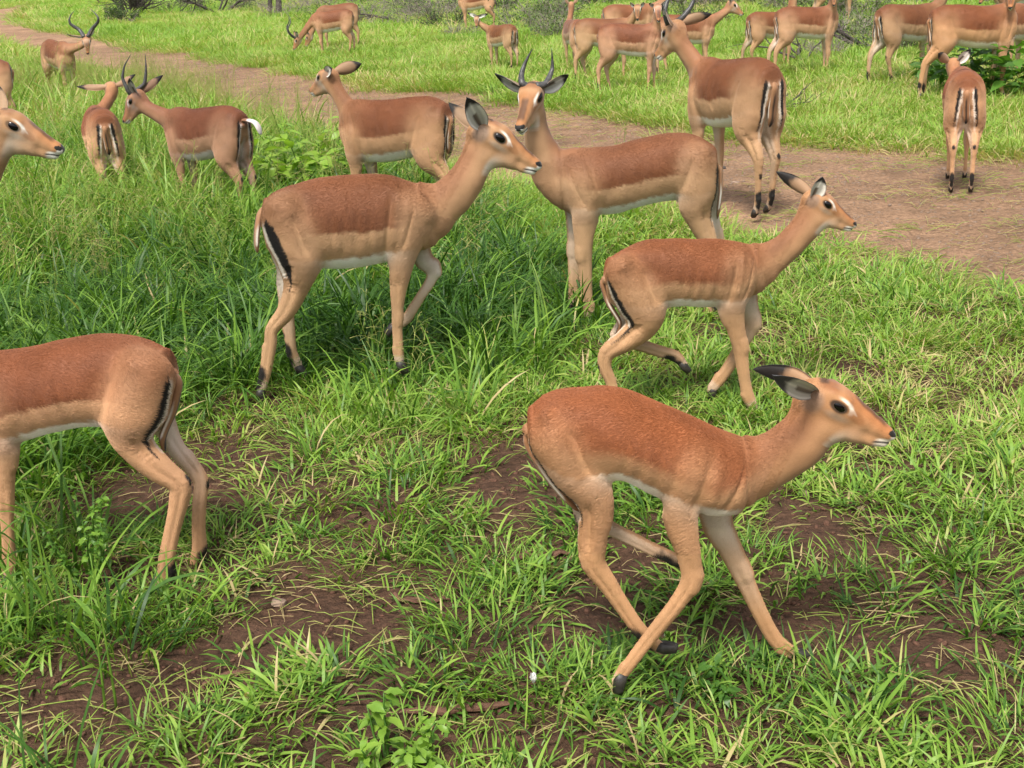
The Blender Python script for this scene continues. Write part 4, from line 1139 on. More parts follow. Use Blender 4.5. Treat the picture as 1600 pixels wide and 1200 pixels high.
leafy("broad_leaved_plant", (1472, 138), "smaller dark green plant left of the tall pale impala's forelegs", "plant", 14, .5, .45, .13, 9, 33, .38)
WG = "young broadleaf weeds in the foreground"
leafy("small_weed", (1170 / 2 + 20, 1195), "pale green weed sprouting at the bottom edge left of the white flower", "weed", 6, .15, .10, .045, 9, 34, .85, WG)
leafy("small_weed", (1330 / 2, 1205), "pale green weed at the bottom edge just below the white flower", "weed", 5, .13, .09, .042, 9, 35, .9, WG)
leafy("small_weed", (140, 915), "feathery green weed beside the left impala's foreleg", "weed", 9, .26, .12, .026, 24, 36, .55, WG)
leafy("small_weed", (1105, 1075), "low dark weed between the running impala's spread forelegs", "weed", 6, .09, .10, .035, 8, 37, .3, WG)
leafy("small_weed", (1190, 500), "round leaved weed under the trotting impala's chest", "weed", 3, .14, .05, .07, 3, 38, .7, WG)

# ---- white flower, stones, bark strips, tall stalks
p = ground_pos(836, 1104); fl = empty("white_flower", p); tag(fl, "small white flower in the grass near the bottom edge", "flower")
V, F = loft([(0, 0, 0), (.005, 0, .03), (0, .003, .062)], [.0015, .0015, .0012], seg=5); obj_np("stem", V, F, fl, mats=[MAT_LEAF], attrs={"tint": np.full(len(V), .4)})
for k in range(5):
    pm = leaf_mesh(.022, .013, 90 + k, .1, -.3); pm.materials.clear(); pm.materials.append(MAT_PETAL)
    o = bpy.data.objects.new("petal", pm); link(o, fl); o.location = (0, .003, .062); o.rotation_euler = (0, -.95, k * 1.2566)

def rock(px, r, label, seed, mat=None, flat=.6, group=None):
    rng = np.random.default_rng(seed); bm = bmesh.new(); bmesh.ops.create_icosphere(bm, subdivisions=2, radius=1.0)
    V = np.array([v.co for v in bm.verts]); F = np.array([[v.index for v in f.verts] for f in bm.faces]); bm.free()
    V = V * (.75 + .5 * fbm(V * 1.3 + seed, 2, seed))[:, None] * np.array([r, r * rng.uniform(.7, 1), r * flat]); p = ground_pos(*px); p[2] += r * flat * .25
    o = obj_np("stone", V, F, mats=[mat or MAT_STONE], smooth=False); o.location = p; o.rotation_euler = (0, 0, rng.random() * 6); tag(o, label, "stone", group); return o
rock((436, 942), .022, "pinkish stone on the bare soil right of the left impala's hooves", 1)
rock((1255, 770), .020, "pale stone in the grass right of the running impala's chest", 2)
rock((1345, 798), .016, "small pale stone below the other pale stone, right of the running impala", 3)
rock((1128, 262), .030, "dark stone on the dirt track behind the young ram", 4, MAT_DARKBARK)
rock((1150, 284), .035, "flat pale stone on the dirt track by the big ram's hooves", 5, flat=.25)
rock((1475, 262), .025, "small stone on the dirt track left of the small impala with its back turned", 6)

def bark(px, L, ang, label, seed):
    rng = np.random.default_rng(seed); p = ground_pos(*px); n = 9; P = np.stack([np.linspace(-L / 2, L / 2, n), rng.normal(0, .004, n), .012 + rng.normal(0, .003, n)], 1)
    V, F = loft(P, np.interp(np.linspace(0, 1, n), [0, .2, .8, 1], [.004, .016, .013, .003]), np.interp(np.linspace(0, 1, n), [0, .2, .8, 1], [.002, .005, .004, .002]), side=(0, 1, 0), seg=7)
    V += rng.normal(0, .0015, V.shape); o = obj_np("bark_strip", V, F, mats=[MAT_WOOD], smooth=False); o.location = p; o.rotation_euler = (0, 0, ang); tag(o, label, "bark")
MAT_WOOD = mat_simple("dry_wood", (.20, .105, .07), .85, .15, .5, 40, .7, aniso=(6, 60, 60))
bark((720, 1112), .26, .03, "long brown bark strip on the soil below the grass at the bottom centre", 1)
bark((350, 1062), .10, .5, "reddish bark strip on the bare soil at the lower left", 2)
bark((660, 937), .15, -.15, "pale bark strip on the soil left of the running impala's hind hooves", 3)
bark((850, 868), .18, .1, "brown bark strip on the soil under the running impala's hind legs", 4)
def stalk(px, h, label, seed, lean):
    rng = np.random.default_rng(seed); p = ground_pos(*px); root = empty("grass_stalk", p); tag(root, label, "grass stalk")
    P = branch_pts(rng, (0, 0, -.01), (lean, 0, 1), h, 8, .04); V, F = loft(P, np.linspace(.0035, .0012, len(P)), seg=6); obj_np("stem", V, F, root, mats=[MAT_LEAF], attrs={"tint": np.full(len(V), .75)})
    for k in (2, 4, 5):
        o = bpy.data.objects.new("leaf", leaf_mesh(h * .4, .011, seed + k, .3, .5)); link(o, root); o.location = P[k]; o.rotation_euler = (0, -.9, k * 2.2)
stalk((182, 1110), .40, "tall green grass stalk left of the left impala's hooves", 1, .02)
stalk((164, 1115), .30, "pale dry grass stalk beside the tall green stalk", 2, .10)
# ------------------------------------------------------------------ the herd
# 1 young one running at the front
c = (760, 550, 2.143)
imp, fr = traced(c, (985, 1062), -2,
  trunk=[(122, 232, 124, 285), (150, 178, 170, 345), (225, 118, 235, 420), (330, 97, 345, 448), (440, 103, 450, 440), (550, 133, 535, 482), (660, 178, 630, 522), (770, 228, 735, 556), (850, 268, 825, 548), (890, 300, 880, 500)],
  neck=[(850, 290, 862, 505), (900, 289, 938, 466), (955, 268, 1008, 428), (1015, 222, 1075, 378), (1060, 180, 1130, 310)],
  poll=(1062, 128, -.0), nose=(1378, 272, -.03),
  legs={'HR': [(235, 300, 190), (300, 390, 190), (355, 470, 140), (370, 545, 115), (357, 630, 104), (358, 705, 88), (405, 775, 70), (455, 850, 58), (508, 925, 54), (548, 965, 50), (590, 995, 42), (622, 1003, 34)],
        'HL': [(240, 300, 180), (300, 400, 150), (330, 480, 100), (330, 548, 66), (395, 580, 58), (480, 622, 52), (560, 662, 48), (625, 690, 44), (665, 715, 38), (690, 745, 30)],
        'FR': [(690, 400, 190), (660, 480, 140), (655, 545, 112), (665, 620, 98), (682, 700, 82), (685, 765, 72), (640, 840, 60), (580, 915, 55), (520, 990, 50), (470, 1058, 46), (440, 1098, 42), (425, 1122, 34)],
        'FL': [(770, 430, 170), (765, 520, 130), (778, 580, 104), (815, 655, 88), (850, 730, 74), (880, 795, 64), (915, 870, 58), (955, 945, 56), (990, 985, 54), (1035, 1012, 46), (1068, 1030, 36)]},
  sc=.80, yl={'HL': (.066, .06), 'HR': (-.066, -.035), 'FL': (.07, .10), 'FR': (-.08, -.115)})
make_impala(imp, fr.O, fr.hd, "young hornless impala running right, nearest the camera at the bottom of the photo", .0042, 1, stripe=(16, 14), tone=(1.10, 1.03, .92), young=1.0,
  ears={1: {'tip': fr.at(1183, 571, .10)[0], 'face': (-.1, .35, 1), 'w': .115, 'tipu': .42}, -1: {'base': (.06, .06, -.13), 'tip': fr.at(760 + 985/2.143, 550 + 105/2.143, -.19)[0], 'face': (.45, -.05, -.95), 'w': .10, 'tipu': .62}}, fur=110000, hug=.012, hair_rad=.0004)

# 2 young one trotting behind it
c = (740, 60, 2.0)
imp, fr = traced(c, (1080, 640), 2,
  trunk=[(393, 725, 397, 785), (430, 680, 440, 835), (520, 634, 530, 855), (620, 621, 620, 840), (710, 621, 700, 842), (790, 626, 780, 840), (850, 638, 840, 828), (888, 655, 882, 790)],
  neck=[(855, 645, 880, 795), (905, 640, 930, 745), (960, 612, 985, 700), (1005, 568, 1035, 650), (1035, 525, 1070, 610)],
  poll=(1042, 492), nose=(1200, 580, -.02),
  legs={'HR': [(470, 740, 130), (515, 800, 170), (535, 855, 142), (520, 905, 100), (465, 950, 74), (418, 982, 56), (410, 1025, 44), (428, 1070, 38), (440, 1120, 36), (445, 1165, 34), (455, 1200, 30)],
        'HL': [(480, 740, 120), (520, 810, 140), (510, 860, 100), (470, 905, 64), (452, 935, 50), (520, 958, 42), (590, 980, 40), (632, 992, 36), (655, 1020, 30), (660, 1042, 24)],
        'FR': [(820, 730, 130), (810, 800, 106), (808, 850, 84), (818, 900, 64), (832, 960, 52), (838, 1005, 46), (846, 1060, 40), (856, 1110, 40), (872, 1145, 40), (905, 1172, 30)],
        'FL': [(830, 740, 120), (845, 810, 90), (862, 860, 66), (868, 895, 56), (838, 955, 46), (808, 1010, 42), (772, 1062, 40), (748, 1090, 36), (733, 1118, 30)]},
  sc=.84)
make_impala(imp, fr.O, fr.hd, "young hornless impala trotting right just behind the nearest running one, ears swept back", .0052, 2, stripe=(30, 16), tone=(1.0, .98, .95), young=.5,
  ears={1: {'tip': fr.at(1216, 267, .10)[0], 'face': (-.1, .3, 1), 'w': .12, 'tipu': .5}, -1: {'base': (.06, .06, -.13), 'dir': (-.1, .9, -.35), 'face': (.4, -.3, -.9), 'len': .36, 'w': .14}}, fur=80000, hair_rad=.0005)

# 3 doe walking
c = (380, 140, 2.4)
imp, fr = traced(c, (540, 612), 3,
  trunk=[(52, 455, 62, 545), (95, 402, 110, 620), (175, 360, 185, 660), (270, 331, 285, 672), (370, 316, 370, 675), (470, 311, 470, 660), (560, 315, 555, 640), (635, 340, 630, 622), (690, 357, 680, 590)],
  neck=[(650, 348, 690, 590), (715, 355, 735, 530), (775, 325, 800, 470), (820, 268, 860, 395), (848, 205, 905, 310)],
  poll=(868, 140), nose=(1122, 280, -.01),
  legs={'HR': [(160, 480, 200), (200, 560, 230), (212, 620, 200), (210, 670, 155), (203, 725, 112), (182, 790, 86), (152, 845, 70), (108, 898, 52), (103, 950, 50), (95, 1005, 46), (85, 1060, 44), (70, 1110, 42), (55, 1165, 36)],
        'HL': [(160, 480, 180), (190, 580, 200), (180, 660, 120), (160, 725, 75), (160, 790, 58), (168, 850, 50), (174, 915, 46), (182, 980, 42), (200, 1025, 42), (220, 1075, 38)],
        'FR': [(630, 470, 190), (612, 550, 146), (600, 610, 116), (592, 665, 92), (584, 720, 74), (580, 775, 60), (578, 835, 46), (578, 900, 42), (582, 970, 42), (585, 1010, 40), (592, 1060, 34)],
        'FL': [(640, 500, 160), (655, 590, 96), (682, 640, 70), (716, 672, 54), (700, 722, 44), (668, 772, 40), (636, 822, 42), (610, 862, 42), (572, 886, 38), (536, 900, 34)]},
  sc=.98)
make_impala(imp, fr.O, fr.hd, "hornless adult impala walking right through deep grass with one foreleg lifted", .0056, 3, stripe=(46, 16, 1.55),
  ears={-1: {'base': (.06, .07, -.12), 'tip': fr.at(380 + 845/2.4, 140 + 42/2.4, -.14)[0], 'face': (.55, -.3, -.9), 'w': .13}, 1: {'tip': fr.at(380 + 770/2.4, 140 + 60/2.4, .10)[0], 'face': (.2, -.6, .7), 'w': .11}},
  tail=[fr.at(380 + x/2.4, 140 + y/2.4, q)[0] for x, y, q in ((85, 436, 0), (60, 468, -.02), (52, 520, -.035), (49, 570, -.035), (53, 612, -.03))], fur=90000, hair_rad=.0006)

# 4 young ram standing
c = (740, 60, 2.0)
imp, fr = traced(c, (935, 492), 178,
  trunk=[(770, 372, 768, 425), (752, 333, 748, 470), (695, 299, 690, 505), (620, 292, 615, 508), (540, 309, 540, 522), (455, 330, 450, 546), (370, 341, 375, 553), (305, 346, 312, 550), (268, 362, 252, 512)],
  neck=[(330, 348, 300, 540), (282, 350, 240, 495, .0), (262, 335, 200, 440, .005), (245, 300, 172, 375, .01), (232, 262, 165, 318, .015), (226, 225, 166, 275, .02)],
  poll=(196, 150, .0), nose=(141, 276, .20),
  legs={'HL': [(690, 400, 150), (698, 460, 140), (695, 515, 115), (706, 568, 84), (730, 625, 62), (744, 668, 48), (742, 720, 40), (740, 790, 36), (737, 850, 38), (734, 880, 36), (728, 902, 32)],
        'HR': [(690, 400, 140), (710, 470, 120), (730, 540, 76), (748, 592, 54), (764, 640, 44), (765, 690, 38), (762, 760, 34), (757, 820, 34), (750, 850, 32)],
        'FL': [(345, 460, 130), (350, 520, 100), (346, 570, 80), (344, 630, 64), (346, 690, 52), (349, 730, 46), (353, 790, 38), (357, 835, 40), (360, 862, 38), (358, 892, 32)],
        'FR': [(330, 470, 110), (322, 540, 76), (317, 610, 54), (315, 680, 46), (314, 730, 40), (312, 790, 34), (309, 830, 34), (304, 852, 30)]},
  sc=1.0, hl=.27)
hz = [{'pts': [imp.hp(.17, .15, .085)] + [fr.at(760 + x/8, 70 + y/8, q)[0] for x, y, q in ((738, 500, .05), (790, 400, .02), (825, 300, .0), (825, 190, .0), (815, 50, .01))], 'r': .0180, 'ridges': 9},
      {'pts': [imp.hp(.17, .15, -.085)] + [fr.at(760 + x/8, 70 + y/8, q)[0] for x, y, q in ((440, 480, .05), (435, 370, .02), (470, 260, .0), (525, 140, .0), (578, 50, .01))], 'r': .0180, 'ridges': 9}]
make_impala(imp, fr.O, fr.hd, "young ram impala with short upright horns standing broadside and staring at the camera", .0062, 4, stripe=(20, 12), horns=hz, fur=70000, hair_rad=.0006,
  ears={1: {'base': (.07, .02, .14), 'tip': fr.at(760 + 1040/8, 70 + 400/8, .02)[0], 'face': (.8, -.1, .3), 'w': .135}, -1: {'base': (.07, .02, -.14), 'tip': fr.at(760 + 95/8, 70 + 405/8, .02)[0], 'face': (.8, -.1, -.3), 'w': .135}})

# 5 hindquarters at the left edge
c = (0, 480, 2.5)
imp, fr = traced(c, (20, 905), 178,
  trunk=[(697, 218, 692, 310), (645, 155, 645, 420), (545, 104, 545, 480), (430, 96, 425, 472), (320, 108, 310, 472), (200, 130, 200, 494), (80, 153, 80, 527), (-40, 168, -40, 545), (-150, 180, -140, 540), (-230, 215, -210, 470)],
  neck=[(-160, 180, -160, 520), (-260, 150, -280, 380), (-330, 60, -370, 240), (-380, -60, -430, 90), (-400, -150, -460, -20)],
  poll=(-410, -190), nose=(-690, -40),
  legs={'HL': [(560, 280, 260), (520, 370, 300), (505, 440, 235), (515, 510, 172), (560, 575, 140), (622, 632, 118), (700, 690, 92), (700, 750, 84), (688, 810, 72), (668, 895, 66), (655, 965, 68), (648, 1025, 72), (628, 1085, 58), (608, 1140, 42)],
        'HR': [(570, 280, 240), (600, 400, 160), (650, 480, 90), (695, 560, 78), (762, 640, 68), (785, 690, 62), (778, 780, 58), (776, 870, 58), (780, 935, 62), (774, 990, 66), (768, 1040, 58), (785, 1082, 44)],
        'FL': [(-30, 380, 220), (-10, 470, 170), (15, 560, 112), (18, 640, 90), (20, 710, 78), (24, 770, 68), (28, 850, 54), (34, 940, 56), (36, 1000, 60), (32, 1050, 56), (22, 1095, 42)],
        'FR': [(-40, 380, 200), (-60, 500, 150), (-70, 600, 100), (-75, 700, 76), (-75, 770, 66), (-78, 850, 50), (-80, 930, 52), (-82, 980, 54), (-95, 1030, 40)]},
  sc=.92)
make_impala(imp, fr.O, fr.hd, "impala leaving at the left edge, only its hindquarters and belly in the photo", .005, 5, stripe=(30, 10), tone=(1.02, 1, .96), fur=100000, hair_rad=.00045)
# ---- the others, placed from the template
def herd(anchor, heading, sc, poll, nose, label, vox=.012, seed=0, horn=None, swing=None, fur=0, hair=.0009, tone=(1, 1, 1), ears=None, tail=None, fat=1.0, flip=False, hornpts=None, hornr=.02, hl=None, roll=0.0, hug=0.0, fold=False):
    imp, fr = placed(anchor, heading, sc, poll, nose, swing=swing, fat=fat, hl=hl or .272 * sc, roll=roll)
    hz = head_horns(imp, horn) if horn else None
    if hornpts:
        hz = []
        for sg, P in zip((1, -1), hornpts):
            q = [fr.atY(*p) for p in P]; a = imp.hp(.17, .14, sg * .085); b = imp.hp(.17, .14, -sg * .085)
            if np.linalg.norm(q[0] - b) < np.linalg.norm(q[0] - a): a = b
            hz.append({'pts': [a] + q, 'r': hornr, 'ridges': 12})
    if ears:
        for k, e in ears.items():
            if 'px' in e: e['tip'] = fr.atY(*e['px'])
    if tail: tail = [imp.tailbase + np.array([.05, 0, -.015]), imp.tailbase + np.array([-.01, 0, .0])] + [fr.atY(*p) for p in tail]
    make_impala(imp, fr.O, fr.hd, label, vox, seed, tone=tone, horns=hz, ears=ears, tail=tail, fur=fur, hair_rad=hair, flip=flip, hug=hug, fold=fold)
    return imp, fr

# head at the left edge
herd((-168, 700), 0, 1.0, (-12, 184, 0), (96, 230, .0), "adult impala at the left edge, showing only head and neck", .0055, 6, fur=40000, hair=.0006, hl=.25)
# ram on the track
herd((1146, 327), 113, 1.06, (1061, 36, .38), (1030, 79, .50), "big ram impala with black lyre horns standing on the dirt track, seen from behind", .0075, 7, fur=60000, hair=.0009, hornr=.021,
     hornpts=[[(1043, 34, .38), (1038, 18, .38), (1042, 3, .4), (1051, -13, .42), (1059, -34, .42), (1062, -50, .42)], [(1066, 28, .42), (1077, 15, .44), (1084, 2, .46), (1085, -15, .46), (1079, -34, .46), (1077, -50, .46)]],
     swing={'FL': 4, 'FR': -3, 'HL': -2, 'HR': 5}, ears={1: {'dir': (-.5, .62, .75)}, -1: {'px': (1111, 20, .42), 'face': (-.2, .3, -.9)}})
# doe by the leafy shrub
herd((632, 366), 153, .94, (521, 114, .20), (482, 143, .36), "hornless adult impala looking left behind the leafy shrub, beside the dirt track", .0075, 8, fur=50000, hair=.0009, tone=(.84, .80, .80),
     ears={1: {'px': (516, 107, .12), 'face': (-.2, .1, .9), 'w': .13}, -1: {'px': (565, 99, .25), 'face': (.1, .2, -1), 'w': .15, 'base': (.04, .04, -.13)}}, swing={'FL': 6, 'FR': -5, 'HL': -10, 'HR': 12})
# young ram in the long grass
herd((341, 347), 146, .87, (217, 143, .22), (188, 196, .20), "young ram impala with straight black horns standing in long grass, its tail flicked up white", .0078, 9, fur=45000, hair=.0009, tone=(.72, .68, .70),
     hornpts=[[(199, 140, .18), (191, 122, .18), (194, 103, .18), (205, 84, .18)], [(226, 132, .24), (228, 115, .24), (228, 100, .24), (227, 84, .24)]], hornr=.0165,
     ears={-1: {'px': (257, 119, .25), 'face': (-.3, -.6, -.7)}}, tail=[(398, 190, -.24), (404, 199, -.25), (408, 211, -.25)], flip=True)
herd((177, 330), 112, .84, (174, 134, .42), (172, 152, .62), "impala seen from behind in long grass, ears spread, next to the young ram", .008, 10, fur=40000, hair=.0009,
     ears={1: {'px': (121, 138, .40), 'face': (1, -.2, .1), 'w': .12}, -1: {'px': (214, 118, .42), 'face': (1, -.2, -.1), 'w': .12}}, fat=1.1)
herd((103, 164), -52, .95, (135, 55, -.32), (137, 86, -.44), "ram impala with wide lyre horns facing the camera beside the bend of the track", .011, 11, fur=15000, hair=.0015,
     hornpts=[[(143, 46, -.34), (153, 35, -.36), (154, 28, -.38), (149, 21, -.36), (140, 13, -.34)], [(125, 47, -.30), (110, 38, -.32), (108, 32, -.33), (110, 24, -.31), (117, 16, -.3)]], hornr=.026,
     ears={-1: {'px': (103, 57, -.25), 'face': (.8, 0, -.2), 'w': .11}})
herd((-22, 222), 200, .95, (-70, 130, .1), (-95, 150, .1), "impala at the far left edge, showing a strip of reddish rump", .012, 12)
herd((526, 89), 180, .92, (466, 57, .0), (455, 83, -.05), "ram impala with lyre horns grazing with its head down beyond the track", .012, 13, fur=12000, hair=.002, swing={'HL': 6, 'HR': -2}, hornr=.026, hornpts=[[(457, 57, .08), (450, 50, .12), (448, 42, .14), (452, 33, .12), (450, 24, .08)], [(459, 58, -.05), (453, 53, -.1), (449, 45, -.14), (454, 36, -.12), (453, 27, -.08), (448, 20, -.06)]])
herd((534, 79), 184, .98, (484, 52, .0), (474, 78, .0), "impala mostly hidden behind the grazing ram, only its back and legs showing", .013, 14)
herd((787, 113), 128, .75, (745, 27, .24), (744, 42, .06), "slim young impala turning its head back to the camera beyond the track", .011, 15, fur=12000, hair=.0018, ears={1: {'px': (730, 20, .2)}, -1: {'px': (763, 22, .2)}})
herd((748, 52), 178, 1.0, (715, -35, 0), (690, -22, 0), "impala cut by the top edge above the slim young one, only its belly side showing", .014, 16)
herd((899, 116), 102, .82, (893, 5, .3), (890, 15, .45), "impala with its rump to the camera at the left end of the group", .012, 17)
herd((945, 131), -4, .90, (996, 8, -.10), (996, 25, -.24), "impala looking at the camera, behind the pale standing one in the group", .012, 18, swing={'HL': 8, 'HR': -6}, ears={1: {'px': (1008, 5, -.1)}, -1: {'px': (984, 5, -.1)}})
herd((986, 149), -14, .90, (1027, 7, -.12), (1029, 28, -.26), "slender pale impala standing in front of its group, facing the camera", .0115, 19, fur=15000, hair=.0015, swing={'FL': 3, 'FR': -4, 'HL': 5, 'HR': -6}, ears={1: {'px': (1041, 3, -.1)}, -1: {'px': (1014, 6, -.15)}})
herd((984, 101), 8, .95, (1052, -22, 0), (1070, -12, 0), "reddish impala furthest back in the group, mostly hidden by two others", .014, 20)
herd((1072, 123), -3, .88, (1139, 3, .0), (1159, 19, -.02), "impala with its neck stretched forward, partly hidden by the ram's head", .012, 21, fur=12000, hair=.0016, swing={'HL': -6, 'HR': 6})
herd((1204, 112), 18, .84, (1238, -38, .1), (1262, -28, .1), "striped rump impala walking right behind the one with white underside, head out of the photo", .012, 22, fur=12000, hair=.0016, swing={'HL': -12, 'HR': -2})
herd((1258, 122), 4, .94, (1304, -19, -.05), (1303, 4, -.18), "impala with a white underside standing above the ram's rump, head at the top edge", .012, 23, fur=12000, hair=.0016, swing={'HL': -14, 'HR': -8})
herd((1302, 42), 2, 1.0, (1345, -70, 0), (1365, -60, 0), "impala at the top edge with only its pale legs in the photo", .014, 24)
herd((1413, 134), 20, .98, (1488, -42, .15), (1515, -34, .15), "dark backed impala walking right, left of the tall pale one", .0115, 25, fur=15000, hair=.0015, swing={'HL': -10, 'HR': 10})
herd((1512, 157), -3, 1.03, (1583, -22, -.05), (1579, 7, -.20), "tall pale impala with long neck standing in front of the broad leaved plant", .011, 26, fur=20000, hair=.0014, tone=(1.08, 1.02, .94), swing={'HL': -6, 'HR': -14, 'FL': -3, 'FR': 3})
herd((1612, 132), 118, .95, (1560, -30, .3), (1545, -10, .4), "impala at the right edge, showing one hind leg and flank", .013, 27)
herd((1590, 62), 178, 1.0, (1540, -20, 0), (1530, 6, -.1), "impala in the top right corner behind the tall pale one", .014, 28)
herd((1497, 291), 74, .86, (1490, 97, .46), (1489, 118, .66), "small impala on the dirt track with its back turned", .0085, 29, fur=35000, hair=.0011, tone=(1.08, 1.02, 1.0),
     ears={1: {'px': (1464, 82, .42), 'face': (-.5, .2, .5), 'w': .14}, -1: {'px': (1517, 78, .42), 'face': (-.5, .2, -.5), 'w': .14}}, fat=1.08)
# ------------------------------------------------------------------ grass: tufts spread by geometry nodes
def tuft(rng, n, rad, hmin, hmax, wmin, wmax, bend, tlo, thi, seg=4, dry=.08, upright=.5):
    Vs, Fs, ts = [], [], []
    for b in range(n):
        a = rng.random() * 6.283; r = rad * math.sqrt(rng.random()); az = a + rng.normal(0, .7); h = rng.uniform(hmin, hmax); w = rng.uniform(wmin, wmax)
        d = np.array([math.cos(az), math.sin(az), 0]); sd = np.array([-d[1], d[0], 0]); tilt = (1 - upright) * rng.uniform(.5, 1.3); bd = bend * rng.uniform(.5, 1.5)
        tw = rng.normal(0, .5); P0 = np.array([math.cos(a) * r, math.sin(a) * r, -.012]); base = len(np.concatenate(Vs)) if Vs else 0
        pts = [P0]; th = tilt
        for k in range(seg):
            th2 = min(2.3, th + bd * (k + .5) / seg); pts.append(pts[-1] + (d * math.sin(th2) + np.array([0, 0, math.cos(th2)])) * h / seg)
        V = []
        for k, p in enumerate(pts):
            u = k / seg; ww = w * (.55 + .9 * u) * (1 - u ** 2.2) + .0004; s2 = sd * math.cos(tw * u) + np.array([0, 0, 1]) * math.sin(tw * u)
            V += [p - s2 * ww / 2, p + s2 * ww / 2]
        i = np.arange(seg) * 2; Fs.append(np.stack([i, i + 1, i + 3, i + 2], 1) + base); Vs.append(np.array(V))
        t = rng.uniform(tlo, thi) if rng.random() > dry else rng.uniform(.93, 1.0)
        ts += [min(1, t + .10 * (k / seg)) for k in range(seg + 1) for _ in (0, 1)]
    return np.concatenate(Vs), np.concatenate(Fs), np.array(ts)

def seedhead(rng, n, h, tl=.90):
    """thin culms with open seed sprays"""
    parts, ts = [], []
    for b in range(n):
        a = rng.random() * 6.283; P = branch_pts(rng, (math.cos(a) * .03, math.sin(a) * .03, 0), (math.cos(a) * .25, math.sin(a) * .25, 1), h * rng.uniform(.7, 1.15), 6, .08)
        V, F = loft(P, np.linspace(.0013, .0006, len(P)), seg=3, caps=False); parts.append((V, F)); ts.append(np.full(len(V), .80))
        for k in range(14):
            u = .55 + .45 * k / 14; q = u * (len(P) - 1); i = min(int(q), len(P) - 2); p = P[i] + (P[i + 1] - P[i]) * (q - i); d = unit(rng.normal(0, 1, 3) + np.array([0, 0, .6])); L = h * .16 * (1.2 - u) + .015
            V, F = loft([p, p + d * L * .6, p + d * L + np.array([0, 0, -.01])], [.0006, .0007, .0017], seg=3, caps=False); parts.append((V, F)); ts.append(np.full(len(V), tl))
    V, F = merge(parts); return V, F, np.concatenate(ts)

PROTO = {}
def protos(key, geos, mat):
    c = bpy.data.collections.new("seeds_" + key)
    for i, (V, F, t) in enumerate(geos):
        o = bpy.data.objects.new("%s_tuft_%02d" % (key, i), mesh_np(key, V, F, attrs={"tint": t}, mats=[mat], smooth=True)); c.objects.link(o)
    PROTO[key] = c

rg = np.random.default_rng(77)
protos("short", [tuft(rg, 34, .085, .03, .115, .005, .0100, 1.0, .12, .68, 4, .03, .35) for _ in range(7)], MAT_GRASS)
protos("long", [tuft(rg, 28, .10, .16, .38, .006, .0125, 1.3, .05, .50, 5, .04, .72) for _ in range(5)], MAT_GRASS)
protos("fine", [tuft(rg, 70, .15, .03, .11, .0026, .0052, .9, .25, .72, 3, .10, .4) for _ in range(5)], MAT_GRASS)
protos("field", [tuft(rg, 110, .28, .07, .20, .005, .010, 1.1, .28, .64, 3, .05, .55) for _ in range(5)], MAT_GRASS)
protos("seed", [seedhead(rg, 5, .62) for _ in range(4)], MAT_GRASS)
def strawgeo():
    parts, t = [], []
    for k in range(9):
        a = rg.random() * 6.28; p = np.array([rg.normal(0, .05), rg.normal(0, .05), .004 + .012 * rg.random()]); L = rg.uniform(.02, .11); d = np.array([math.cos(a), math.sin(a), rg.normal(0, .12)])
        V, F = loft([p, p + d * L * .5 + np.array([0, 0, .006]), p + d * L], [.0013, .0015, .0008], seg=3, caps=False); parts.append((V, F)); t.append(np.full(len(V), rg.uniform(.84, 1.0)))
    V, F = merge(parts); return V, F, np.concatenate(t)
protos("straw", [strawgeo() for _ in range(5)], MAT_GRASS)
def pebgeo(k):
    bm = bmesh.new(); bmesh.ops.create_icosphere(bm, subdivisions=1, radius=1.0); V = np.array([v.co for v in bm.verts]); F = np.array([[v.index for v in f.verts] for f in bm.faces]); bm.free()
    return V * (.7 + .6 * fbm(V * 1.4 + k * 9, 2, k))[:, None] * np.array([1, .8, .55]), F, np.zeros(len(V))
protos("pebble", [pebgeo(k) for k in range(4)], MAT_STONE); protos("clod", [pebgeo(k + 9) for k in range(4)], mat_simple("clod", (.10, .052, .035), .95, .1, .35, 3, 0))

